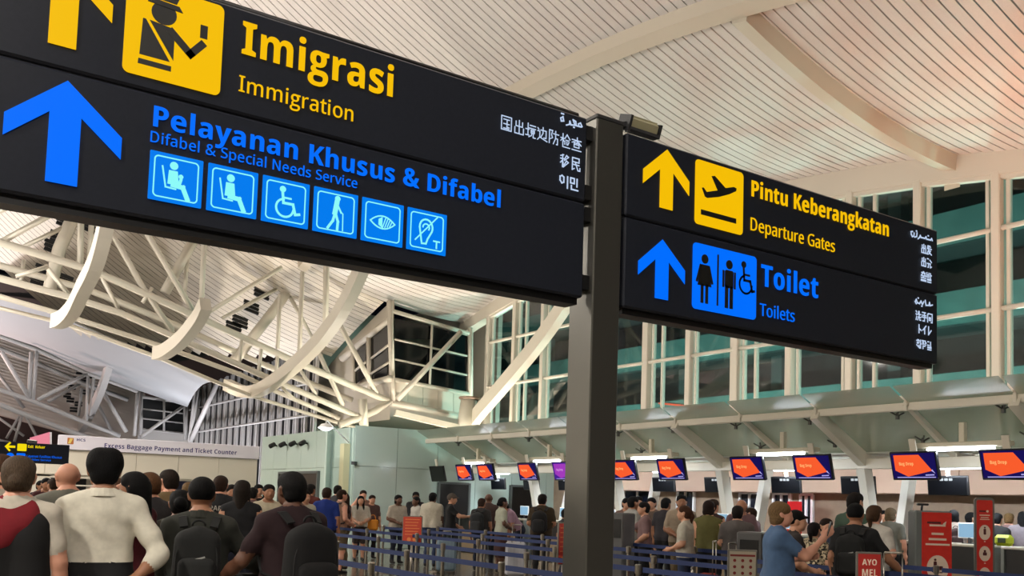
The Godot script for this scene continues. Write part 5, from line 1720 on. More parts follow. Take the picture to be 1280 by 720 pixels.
# ---------------------------------------------------------------- people
# Bodies are one skin each: bones are tapered capsules [a, b, ra, rb, label], joined by a smooth
# minimum on a grid and meshed as surface nets. Labels: 0 skin, 1 upper garment, 2 lower garment, 3 shoes.
func net(bones: Array, cell: float, k: float, out: Array, place := Transform3D(), garments := false, fold := 0.0):
	var lo := Vector3.ONE * 1e9
	var hi := -lo
	for b in bones:
		var m: float = maxf(b[2], b[3]) + 0.03
		lo = lo.min((b[0] as Vector3).min(b[1]) - Vector3.ONE * m)
		hi = hi.max((b[0] as Vector3).max(b[1]) + Vector3.ONE * m)
	lo -= Vector3.ONE * cell
	var nx := int((hi.x - lo.x) / cell) + 3
	var ny := int((hi.y - lo.y) / cell) + 3
	var nz := int((hi.z - lo.z) / cell) + 3
	var total := nx * ny * nz
	var sum := PackedFloat32Array()
	sum.resize(total)
	sum.fill(1e-6)
	var best := PackedFloat32Array()
	best.resize(total)
	best.fill(9.0)
	var lab := PackedByteArray()
	lab.resize(total)
	for b in bones:
		var a: Vector3 = b[0]
		var ab: Vector3 = (b[1] as Vector3) - a
		var ra: float = b[2]
		var dr: float = b[3] - ra
		var l: int = b[4]
		var inv := 1.0 / maxf(ab.length_squared(), 1e-8)
		var m: float = maxf(b[2], b[3]) + 0.035
		var p0 := (a.min(b[1]) - Vector3.ONE * m - lo) / cell
		var p1 := (a.max(b[1]) + Vector3.ONE * m - lo) / cell
		for j in range(maxi(0, int(p0.y)), mini(ny, int(p1.y) + 2)):
			for kz in range(maxi(0, int(p0.z)), mini(nz, int(p1.z) + 2)):
				var row := (j * nz + kz) * nx
				for i in range(maxi(0, int(p0.x)), mini(nx, int(p1.x) + 2)):
					var v := lo + Vector3(i, j, kz) * cell - a
					var t := clampf(v.dot(ab) * inv, 0.0, 1.0)
					var d := (v - ab * t).length() - ra - dr * t
					if garments and l == 1 and cell < 0.02:   # cloth folds
						d += 0.0065 * sin(v.x * 31.0 + v.y * 11.0 + 1.7 * sin(v.y * 17.0 + v.z * 13.0))
					if d < 0.06:
						sum[row + i] += exp(-k * d)
						if d < best[row + i]:
							best[row + i] = d
							lab[row + i] = l
	# one vertex in every cell the surface crosses
	var vert := {}
	var pos := PackedVector3Array()
	var nor := PackedVector3Array()
	var vl := PackedByteArray()
	var o := [0, 1, nx, nx + 1, nx * nz, nx * nz + 1, nx * nz + nx, nx * nz + nx + 1]
	var o1 := 1
	var o2 := nx
	var o4 := nx * nz
	for j in ny - 1:
		for kz in nz - 1:
			var row := (j * nz + kz) * nx
			for i in nx - 1:
				var c := row + i
				var n := (1 if sum[c] > 1.0 else 0) + (1 if sum[c + o1] > 1.0 else 0) + (1 if sum[c + o2] > 1.0 else 0) + (1 if sum[c + o2 + o1] > 1.0 else 0) + (1 if sum[c + o4] > 1.0 else 0) + (1 if sum[c + o4 + o1] > 1.0 else 0) + (1 if sum[c + o4 + o2] > 1.0 else 0) + (1 if sum[c + o4 + o2 + o1] > 1.0 else 0)
				if n == 0 or n == 8:
					continue
				var f := []
				for q in 8:
					f.append(log(sum[c + o[q]]))
				var acc := Vector3.ZERO
				var cnt := 0
				for e in [[0, 1], [2, 3], [4, 5], [6, 7], [0, 2], [1, 3], [4, 6], [5, 7], [0, 4], [1, 5], [2, 6], [3, 7]]:
					var fa: float = f[e[0]]
					var fb: float = f[e[1]]
					if (fa > 0.0) != (fb > 0.0):
						var t := fa / (fa - fb)
						var pa := Vector3(e[0] & 1, (e[0] >> 2) & 1, (e[0] >> 1) & 1)
						var pb := Vector3(e[1] & 1, (e[1] >> 2) & 1, (e[1] >> 1) & 1)
						acc += pa.lerp(pb, t)
						cnt += 1
				var g := Vector3(f[1] + f[3] + f[5] + f[7] - f[0] - f[2] - f[4] - f[6], f[4] + f[5] + f[6] + f[7] - f[0] - f[1] - f[2] - f[3], f[2] + f[3] + f[6] + f[7] - f[0] - f[1] - f[4] - f[5])
				vert[c] = pos.size()
				pos.append(place * (lo + (Vector3(i, j, kz) + acc / cnt) * cell))
				nor.append((place.basis * -g).normalized())
				vl.append(lab[c] if best[c] < best[c + o4 + o2 + o1] else lab[c + o4 + o2 + o1])
	var hem := lo.y + (floorf((0.93 + fold - lo.y) / cell) + 0.5) * cell
	# quads round the crossed edges
	for c in vert:
		var f0 := sum[c] > 1.0
		for ax in 3:
			var step: int = [o1, o4, o2][ax]
			if (sum[c + step] > 1.0) == f0:
				continue
			var u: int = [o4, o2, o1][ax]
			var w: int = [o2, o1, o4][ax]
			if not (vert.has(c - u) and vert.has(c - w) and vert.has(c - u - w)):
				continue
			var a: int = vert[c]
			var b: int = vert[c - u]
			var d: int = vert[c - u - w]
			var e: int = vert[c - w]
			var l := maxi(vl[a], vl[d]) if vl[a] == vl[b] or vl[a] == vl[e] else vl[b]
			if garments:
				var cp := (pos[a] + pos[d]) * 0.5
				if l == 1 and cp.y < hem and absf(cp.x) < 0.2:
					l = 2
				elif l == 2 and cp.y > hem:
					l = 1
				elif l < 2 and absf(cp.x) < 0.085 and cp.y > 1.40:
					l = 0 if cp.y > 1.492 + cp.z * 0.35 else 1
			var dst: Array = out[l]
			var base: int = dst[0].size()
			for q in ([a, e, d, b] if f0 else [a, b, d, e]):
				dst[0].append(pos[q])
				dst[1].append(nor[q])
			for q in [0, 1, 2, 0, 2, 3]:
				dst[2].append(base + q)

func new_skin() -> Array:
	var out := []
	for i in 4:
		out.append([[], [], []])
	return out
func skin_mesh(out: Array) -> ArrayMesh:
	var m := ArrayMesh.new()
	var order := []
	for i in 4:
		if out[i][0].size() == 0:
			continue
		var arr := []
		arr.resize(Mesh.ARRAY_MAX)
		arr[Mesh.ARRAY_VERTEX] = PackedVector3Array(out[i][0])
		arr[Mesh.ARRAY_NORMAL] = PackedVector3Array(out[i][1])
		arr[Mesh.ARRAY_INDEX] = PackedInt32Array(out[i][2])
		m.add_surface_from_arrays(Mesh.PRIMITIVE_TRIANGLES, arr)
		order.append(i)
	m.set_meta("order", order)
	return m

func B(a: Vector3, b: Vector3, ra: float, rb: float, l := 0) -> Array:
	return [a, b, ra, rb, l]
func S(a: Vector3, r: float, l := 0) -> Array:
	return [a, a, r, r, l]

var head_part := {}
func head_bones() -> Array:
	return [S(Vector3(0, 0.032, 0.012), 0.080), S(Vector3(0, 0.022, -0.03), 0.068), S(Vector3(0, 0.022, 0.036), 0.072), B(Vector3(-0.03, -0.058, -0.04), Vector3(0.03, -0.058, -0.04), 0.038, 0.038), S(Vector3(0, -0.087, -0.062), 0.024),
		S(Vector3(0.034, -0.022, -0.054), 0.034), S(Vector3(-0.034, -0.022, -0.054), 0.034), B(Vector3(0, 0.008, -0.092), Vector3(0, -0.03, -0.107), 0.008, 0.014), B(Vector3(0.08, -0.015, 0.008), Vector3(0.084, 0.016, 0.014), 0.012, 0.014), B(Vector3(-0.08, -0.015, 0.008), Vector3(-0.084, 0.016, 0.014), 0.012, 0.014),
		B(Vector3(-0.03, 0.022, -0.088), Vector3(0.03, 0.022, -0.088), 0.012, 0.012), B(Vector3(-0.016, -0.052, -0.085), Vector3(0.016, -0.052, -0.085), 0.012, 0.012), B(Vector3(0, -0.06, 0.015), Vector3(0, -0.15, 0.03), 0.056, 0.058)]
func hand_bones() -> Array:
	# right hand hanging down: wrist at the origin, fingers to -y, palm towards -x, thumb to -z
	var b := [B(Vector3(0, 0.02, 0), Vector3(0, -0.02, 0), 0.026, 0.026)]
	for i in 4:
		var z := -0.028 + i * 0.019
		b.append(B(Vector3(0, -0.02, z * 0.6), Vector3(0, -0.085, z), 0.014, 0.012))
		var l: float = [0.078, 0.086, 0.08, 0.062][i]
		var k := Vector3(0, -0.088, z)
		var m := k + Vector3(-0.012, -l * 0.5, 0)
		var e := m + Vector3(-0.024, -l * 0.38, 0)
		b.append(B(k, m, 0.0095, 0.0088))
		b.append(B(m, e, 0.0088, 0.0075))
	b.append(B(Vector3(-0.004, -0.022, -0.02), Vector3(-0.02, -0.055, -0.046), 0.014, 0.0115))
	b.append(B(Vector3(-0.02, -0.055, -0.046), Vector3(-0.028, -0.092, -0.05), 0.0105, 0.0085))
	return b

# hair shapes about the head centre
func hair_bones(style: String) -> Array:
	var b := [S(Vector3(0, 0.052, 0.018), 0.085), S(Vector3(0, 0.03, 0.042), 0.081), S(Vector3(0.022, 0.06, -0.022), 0.068), S(Vector3(-0.022, 0.06, -0.022), 0.068), B(Vector3(-0.03, -0.03, 0.055), Vector3(0.03, -0.03, 0.055), 0.048, 0.048), S(Vector3(0.05, 0.012, 0.03), 0.034), S(Vector3(-0.05, 0.012, 0.03), 0.034)]
	match style:
		"big":
			b.append_array([S(Vector3(0.036, 0.082, 0.03), 0.062), S(Vector3(-0.036, 0.082, 0.03), 0.062), S(Vector3(0.034, 0.085, -0.025), 0.058), S(Vector3(-0.034, 0.085, -0.025), 0.058), S(Vector3(0.045, 0.045, 0.045), 0.058), S(Vector3(-0.045, 0.045, 0.045), 0.058), S(Vector3(0, 0.0, 0.06), 0.06)])
		"bun":
			b.append_array([S(Vector3(0, -0.015, 0.115), 0.042)])
		"topbun":
			b.append_array([S(Vector3(0, 0.02, 0.13), 0.05), S(Vector3(0.02, 0.0, 0.12), 0.04)])
		"long":
			b.append_array([B(Vector3(0, 0.0, 0.055), Vector3(0, -0.3, 0.1), 0.084, 0.06), B(Vector3(0.062, 0.0, 0.02), Vector3(0.07, -0.22, 0.05), 0.038, 0.03), B(Vector3(-0.062, 0.0, 0.02), Vector3(-0.07, -0.22, 0.05), 0.038, 0.03)])
		"front":
			b.append_array([B(Vector3(0.068, 0.01, 0.0), Vector3(0.085, -0.26, -0.03), 0.034, 0.028), B(Vector3(-0.068, 0.01, 0.0), Vector3(-0.085, -0.26, -0.03), 0.034, 0.028), B(Vector3(0, 0.0, 0.06), Vector3(0, -0.18, 0.08), 0.07, 0.06)])
		"pony":
			b.append_array([B(Vector3(0, 0.04, 0.10), Vector3(0, -0.02, 0.135), 0.03, 0.032), B(Vector3(0, -0.02, 0.135), Vector3(0, -0.17, 0.12), 0.032, 0.016)])
		"bob":
			b.append_array([B(Vector3(-0.04, -0.055, 0.05), Vector3(0.04, -0.055, 0.05), 0.052, 0.052), S(Vector3(0.06, -0.03, 0.015), 0.034), S(Vector3(-0.06, -0.03, 0.015), 0.034), S(Vector3(0, 0.056, 0.03), 0.086)])
		"cap":
			b = [S(Vector3(0, 0.055, 0.012), 0.092), S(Vector3(0, 0.04, 0.032), 0.088), S(Vector3(0, 0.055, -0.02), 0.078)]
			for i in 7:
				b.append(B(Vector3(-0.06 + i * 0.02, 0.047, -0.07), Vector3(-0.045 + i * 0.015, 0.04, -0.155 + absf(i - 3) * 0.008), 0.009, 0.006))
	return b

var body_cache := {}
func body_mesh(pose: String, sleeve: int, legs: int, fat: float, cell: float) -> ArrayMesh:
	var key := "%s_%d_%d_%.2f_%.3f" % [pose, sleeve, legs, fat, cell]
	if body_cache.has(key):
		return body_cache[key]
	# arms: elbow and wrist, left then right
	var arms: Array = {
		"relax": [Vector3(-0.245, 1.13, 0.03), Vector3(-0.26, 0.88, -0.03), Vector3(0.245, 1.13, 0.03), Vector3(0.26, 0.88, -0.03)],
		"hold": [Vector3(-0.26, 1.14, 0.03), Vector3(-0.09, 1.04, -0.22), Vector3(0.26, 1.14, 0.03), Vector3(0.09, 1.04, -0.22)],
		"phone": [Vector3(-0.25, 1.13, 0.0), Vector3(-0.12, 1.02, -0.24), Vector3(0.25, 1.13, -0.06), Vector3(0.11, 1.31, -0.27)],
		"akimbo": [Vector3(-0.285, 1.12, 0.05), Vector3(-0.255, 0.88, 0.0), Vector3(0.335, 1.13, 0.11), Vector3(0.18, 0.97, 0.20)],
		"push": [Vector3(-0.27, 1.14, -0.02), Vector3(-0.20, 0.98, -0.26), Vector3(0.36, 1.15, -0.08), Vector3(0.56, 1.02, -0.26)],
		"left_push": [Vector3(-0.33, 1.14, -0.04), Vector3(-0.40, 0.98, -0.28), Vector3(0.26, 1.13, 0.02), Vector3(0.26, 0.9, -0.1)],
		"reach": [Vector3(-0.25, 1.13, 0.02), Vector3(-0.2, 0.98, -0.2), Vector3(0.26, 1.22, -0.18), Vector3(0.2, 1.22, -0.45)],
		"side_reach": [Vector3(-0.25, 1.13, 0.02), Vector3(-0.25, 0.9, -0.05), Vector3(0.36, 1.13, -0.04), Vector3(0.52, 0.96, -0.16)],
		"raise": [Vector3(-0.25, 1.14, -0.04), Vector3(-0.08, 1.2, -0.26), Vector3(0.22, 1.22, -0.22), Vector3(0.13, 1.40, -0.40)],
		"ear": [Vector3(-0.25, 1.13, 0.02), Vector3(-0.2, 0.92, -0.12), Vector3(0.31, 1.26, -0.1), Vector3(0.15, 1.5, -0.06)],
		"cross": [Vector3(-0.26, 1.15, -0.06), Vector3(0.06, 1.19, -0.21), Vector3(0.26, 1.15, -0.06), Vector3(-0.06, 1.15, -0.23)],
		"walk": [Vector3(-0.245, 1.14, 0.1), Vector3(-0.25, 0.92, 0.02), Vector3(0.245, 1.14, -0.05), Vector3(0.24, 0.94, -0.2)],
		"bend": [Vector3(-0.25, 1.16, -0.12), Vector3(-0.16, 1.0, -0.28), Vector3(0.25, 1.16, -0.12), Vector3(0.16, 1.0, -0.28)],
	}[pose]
	var b := []
	var w := fat
	var T := 1
	# torso
	for sx in [-1.0, 1.0]:
		b.append(B(Vector3(sx * 0.085 * w, 1.33, 0.005), Vector3(sx * 0.075 * w, 1.10, 0.0), 0.108 * w, 0.102 * w, T))
		b.append(B(Vector3(sx * 0.075 * w, 1.10, 0.0), Vector3(sx * 0.085 * w, 0.985, 0.01), 0.102 * w, 0.112 * w, T))
		b.append(B(Vector3(sx * 0.03, 1.45, 0.015), Vector3(sx * 0.165 * (0.5 + 0.5 * w), 1.405, 0.012), 0.058, 0.066, T))
		b.append(B(Vector3(sx * 0.08 * w, 0.97, 0.02), Vector3(sx * 0.085 * w, 0.90, 0.02), 0.112 * w, 0.105 * w, 2))
	b.append(B(Vector3(0, 1.36, 0.02), Vector3(0, 1.05, -0.01), 0.11 * w, 0.105 * w, T))
	b.append(B(Vector3(0, 1.44, 0.02), Vector3(0, 1.56, 0.0), 0.057, 0.054, 0))
	b.append(B(Vector3(-0.05, 1.462, 0.022), Vector3(0.05, 1.462, 0.022), 0.045, 0.045, T))
	# legs
	var stride := 0.16 if pose == "walk" else 0.0
	for sx in [-1.0, 1.0]:
		var hip := Vector3(sx * 0.09 * w, 0.90, 0.01)
		var knee := Vector3(sx * 0.10, 0.49, -0.02 - sx * stride * 0.6)
		var ank := Vector3(sx * 0.105, 0.09, 0.03 - sx * stride)
		var lower := 0 if legs > 0 else 2
		if legs == 2:
			b.append(B(hip, hip + Vector3(sx * 0.02, -0.42, 0), 0.11 * w, 0.125, 2))
			b.append(B(Vector3(0, 0.85, 0), Vector3(0, 0.5, 0), 0.12, 0.14, 2))
		else:
			b.append(B(hip, knee.lerp(hip, 0.12), 0.094 * w, 0.064 if legs == 0 else 0.078, 2))
		b.append(B(knee.lerp(hip, 0.15), knee, 0.064, 0.056, lower))
		b.append(B(knee, knee.lerp(ank, 0.4) + Vector3(0, 0, 0.015), 0.056, 0.058, lower))
		b.append(B(knee.lerp(ank, 0.4) + Vector3(0, 0, 0.015), ank, 0.058, 0.042 if legs > 0 else 0.05, lower))
		b.append(B(ank + Vector3(0, -0.045, 0.015), ank + Vector3(sx * 0.012, -0.055, -0.15), 0.04, 0.034, 3))
	# arms
	var out := new_skin()
	for k in 2:
		var sx := -1.0 if k == 0 else 1.0
		var sh := Vector3(sx * 0.185 * (0.6 + 0.4 * w), 1.40, 0.012)
		var el: Vector3 = arms[k * 2]
		var wr: Vector3 = arms[k * 2 + 1]
		if sleeve >= 0:
			b.append(B(sh, sh.lerp(el, 0.62), 0.064, 0.060, T))
		else:
			b.append(B(sh, sh.lerp(el, 0.62), 0.05, 0.045, 0))
		b.append(B(sh.lerp(el, 0.62), el, 0.052 if sleeve >= 1 else 0.043, 0.047 if sleeve >= 1 else 0.039, T if sleeve >= 1 else 0))
		b.append(B(el, el.lerp(wr, 0.35), 0.047 if sleeve >= 1 else 0.040, 0.045 if sleeve >= 1 else 0.039, T if sleeve >= 1 else 0))
		b.append(B(el.lerp(wr, 0.35), wr, 0.044 if sleeve == 1 else 0.037, 0.036 if sleeve == 1 else 0.027, T if sleeve == 1 else 0))
		b.append(B(wr, wr + (wr - el).normalized() * 0.02, 0.027, 0.026, 0))
		# hand: turn -y of the hand along the forearm
		var y := (el - wr).normalized()
		var x := Vector3(sx, 0, 0) - y * y.x * sx
		x = x.normalized()
		var z := x.cross(y) * (1.0 if sx > 0 else -1.0)
		var hb := Basis(x, y, z)
		var tr := Transform3D(hb, wr + (wr - el).normalized() * 0.02)
		net_cached("hand", hand_bones(), 0.0055 if cell < 0.02 else 0.008, 220.0, out, lean(tr, pose))
	if pose == "bend":
		var bb := []
		for e in b:
			bb.append([lean(Transform3D(Basis(), e[0]), pose).origin, lean(Transform3D(Basis(), e[1]), pose).origin, e[2], e[3], e[4]] if (e[0] as Vector3).y > 0.96 else e)
		b = bb
	net(b, cell, 55.0, out, Transform3D(), pose != "bend", 0.155 if pose == "akimbo" else 0.0)
	net_cached("head", head_bones(), 0.007 if cell < 0.02 else 0.01, 90.0, out, lean(Transform3D(Basis(Vector3.RIGHT, 0.12 if pose in ["phone", "hold"] else 0.0), Vector3(0, 1.612, -0.018)), pose))
	var m := skin_mesh(out)
	body_cache[key] = m
	return m
func lean(t: Transform3D, pose: String) -> Transform3D:
	if pose != "bend":
		return t
	var p := Vector3(0, 0.95, 0)
	var r := Basis(Vector3.RIGHT, -0.6)
	return Transform3D(r * t.basis, p + r * (t.origin - p))

var part_cache := {}
func net_cached(called: String, bones: Array, cell: float, k: float, out: Array, place: Transform3D):
	var key := "%s_%.4f" % [called, cell]
	if not part_cache.has(key):
		var o := new_skin()
		net(bones, cell, k, o)
		part_cache[key] = o
	var src: Array = part_cache[key]
	var flip := place.basis.determinant() < 0.0
	for l in 4:
		var base: int = out[l][0].size()
		for v in src[l][0]:
			out[l][0].append(place * (v as Vector3))
		for v in src[l][1]:
			out[l][1].append((place.basis * (v as Vector3)).normalized())
		var idx: Array = src[l][2]
		for i in range(0, idx.size(), 3):
			out[l][2].append(base + idx[i])
			out[l][2].append(base + idx[i + (2 if flip else 1)])
			out[l][2].append(base + idx[i + (1 if flip else 2)])

func hair_mesh(style: String, cell: float) -> ArrayMesh:
	var key := "hair_%s_%.3f" % [style, cell]
	if not body_cache.has(key):
		var o := new_skin()
		net(hair_bones(style), cell, 110.0, o)
		body_cache[key] = skin_mesh(o)
	return body_cache[key]

var weave: Texture2D
func cloth(c: Color, rough := 0.9, scale := 3.0) -> StandardMaterial3D:
	var key := "cloth_%s_%.1f" % [c.to_html(), scale]
	if mats.has(key):
		return mats[key]
	if weave == null:
		weave = noisy("weave_base", Color(0.9, 0.9, 0.9), Color(1, 1, 1), 0.02, 3.0).albedo_texture
	var m := mat(key, c, rough)
	m.albedo_texture = weave
	m.uv1_triplanar = true
	m.uv1_scale = Vector3.ONE * scale
	m.heightmap_enabled = true
	m.heightmap_texture = weave
	m.heightmap_scale = 0.5 if scale < 5.0 else 0.5
	return m
func skin(c: Color) -> StandardMaterial3D:
	return hue(c, 0.55)

# spec: head-top pixel x, y, depth; yaw in degrees (0 = back to the viewer, 90 = facing right in view)
func person(px: float, py: float, depth: float, yaw: float, pose: String, sleeve: int, legs: int, fat: float, top: Color, bottom: Color, skin_c: Color, hair: String, hair_c: Color, label: String, group := "people waiting in the hall") -> Node3D:
	var p := at_depth(px, py, depth)
	var t = thing("person", label, "person", Vector3(p.x, 0, p.z), 0, group)
	var heading := atan2(p.x, -p.z)
	t.rotation.y = -(heading + deg_to_rad(yaw))
	var drop := 1.72 if pose != "bend" else 1.60
	if hair == "bald":
		drop -= 0.012
	var sc := p.y / drop
	t.scale = Vector3.ONE * sc
	var cell := 0.014 if depth < 7.5 else (0.019 if depth < 12.5 else 0.027)
	var m := body_mesh(pose, sleeve, legs, fat, cell)
	var o := MeshInstance3D.new()
	o.mesh = m
	o.name = "body"
	t.add_child(o)
	var cols := [skin(skin_c), cloth(top), cloth(bottom), hue(Color(0.08, 0.07, 0.07), 0.6)]
	var order: Array = m.get_meta("order")
	for i in order.size():
		o.set_surface_override_material(i, cols[order[i]])
	var hc := lean(Transform3D(Basis(Vector3.RIGHT, 0.12 if pose in ["phone", "hold"] else 0.0), Vector3(0, 1.612, -0.018)), pose)
	if hair != "bald":
		var h := obj("cap" if hair == "cap" else "hair", hair_mesh(hair, 0.007 if depth < 12.5 else 0.011), hair_mat(hair_c), t)
		h.transform = hc
	if absf(wrapf(yaw, -180, 180)) > 40.0:
		var s = st()
		for sx in [-1.0, 1.0]:
			ball(s, hc * Vector3(sx * 0.031, 0.006, -0.089), 0.0095)
		obj("eyes", done(s), hue(Color(0.05, 0.035, 0.03), 0.3), t)
		s = st()
		tube(s, [hc * Vector3(-0.02, -0.053, -0.095), hc * Vector3(0, -0.055, -0.099), hc * Vector3(0.02, -0.053, -0.095)], 0.004, 5)
		obj("mouth", done(s), hue(skin_c.darkened(0.35), 0.5), t)
	return t
func ball(s: SurfaceTool, c: Vector3, r: float):
	var pr := []
	for i in 6:
		var a := -PI / 2 + PI * i / 5.0
		pr.append(Vector2(cos(a) * r, sin(a) * r))
	lathe(s, pr, 8, c)

func backpack(owner_node: Node3D, col: Color, w: float, h: float, d: float, label: String, badge := false):
	var t = thing("backpack", label, "backpack")
	t.transform = owner_node.transform
	var o := new_skin()
	var y0 := 1.42 - h
	var z := 0.15 + d * 0.5
	var r := d * 0.42
	var bones := []
	for x in [-1.0, 0.0, 1.0]:
		var xx: float = x * (w * 0.5 - r)
		bones.append(B(Vector3(xx, y0 + r, z), Vector3(xx * 0.9, y0 + h - r - absf(x) * 0.03, z), r, r * 0.92, 0))
	net(bones, 0.016, 60.0, o)
	obj("bag_body", skin_mesh(o), cloth(col), t)
	o = new_skin()
	var r2 := d * 0.22
	bones = []
	for x in [-1.0, -0.33, 0.33, 1.0]:
		bones.append(B(Vector3(x * (w * 0.36 - r2), y0 + 0.07, z + d * 0.42), Vector3(x * (w * 0.36 - r2), y0 + h * 0.45, z + d * 0.40), r2, r2, 0))
	net(bones, 0.014, 60.0, o)
	obj("front_pocket", skin_mesh(o), cloth(col.lightened(0.04)), t)
	for sx in [-1.0, 1.0]:
		var s = st()
		var pts := [Vector3(sx * 0.10, 1.40, 0.19), Vector3(sx * 0.115, 1.465, 0.10), Vector3(sx * 0.12, 1.478, 0.0), Vector3(sx * 0.125, 1.43, -0.09), Vector3(sx * 0.14, 1.30, -0.14), Vector3(sx * 0.17, 1.16, -0.12), Vector3(sx * 0.2, 1.05, 0.02), Vector3(sx * 0.15, 1.02, 0.16)]
		for i in pts.size() - 1:
			beam(s, pts[i], pts[i + 1], 0.055, 0.014, (pts[i] as Vector3 - Vector3(sx * 0.08, 1.2, 0.02)).normalized())
		obj("strap", done(s), cloth(col.darkened(0.1)), t)
	var s2 = st()
	var zp := []
	for i in 15:
		var a := PI * i / 14.0
		zp.append(Vector3(cos(a) * w * 0.40, y0 + h * 0.52 + sin(a) * h * 0.38, z + d * 0.30))
	tube(s2, [Vector3(w * 0.40, y0 + 0.1, z + d * 0.30)] + zp + [Vector3(-w * 0.40, y0 + 0.1, z + d * 0.30)], 0.006, 5)
	obj("zip", done(s2), cloth(col.lightened(0.08)), t)
	s2 = st()
	var hp := []
	for i in 7:
		hp.append(Vector3(cos(PI * i / 6.0) * 0.045, y0 + h - 0.01 + sin(PI * i / 6.0) * 0.04, z - 0.03))
	tube(s2, hp, 0.008, 6)
	obj("grab_handle", done(s2), cloth(col.darkened(0.1)), t)
	if badge:
		s2 = st()
		stroke(s2, [Vector2(-0.02, y0 + h * 0.52), Vector2(0.05, y0 + h * 0.56)], 0.012, z + d * 0.5, 0.004)
		obj("logo_mark", done(s2), hue(Color(0.6, 0.6, 0.58), 0.5), t)

const SK1 := Color(0.74, 0.55, 0.44)
const SK2 := Color(0.58, 0.40, 0.29)
const SK3 := Color(0.36, 0.23, 0.16)
const SKP := Color(0.80, 0.58, 0.48)
const BLK := Color(0.05, 0.05, 0.06)
const DRK := Color(0.09, 0.07, 0.06)
const BRN := Color(0.20, 0.12, 0.07)
const BLD := Color(0.52, 0.40, 0.25)
const NVY := Color(0.07, 0.09, 0.16)
const WHT := Color(0.76, 0.73, 0.67)
const DEN := Color(0.14, 0.19, 0.30)
const KHA := Color(0.42, 0.36, 0.26)

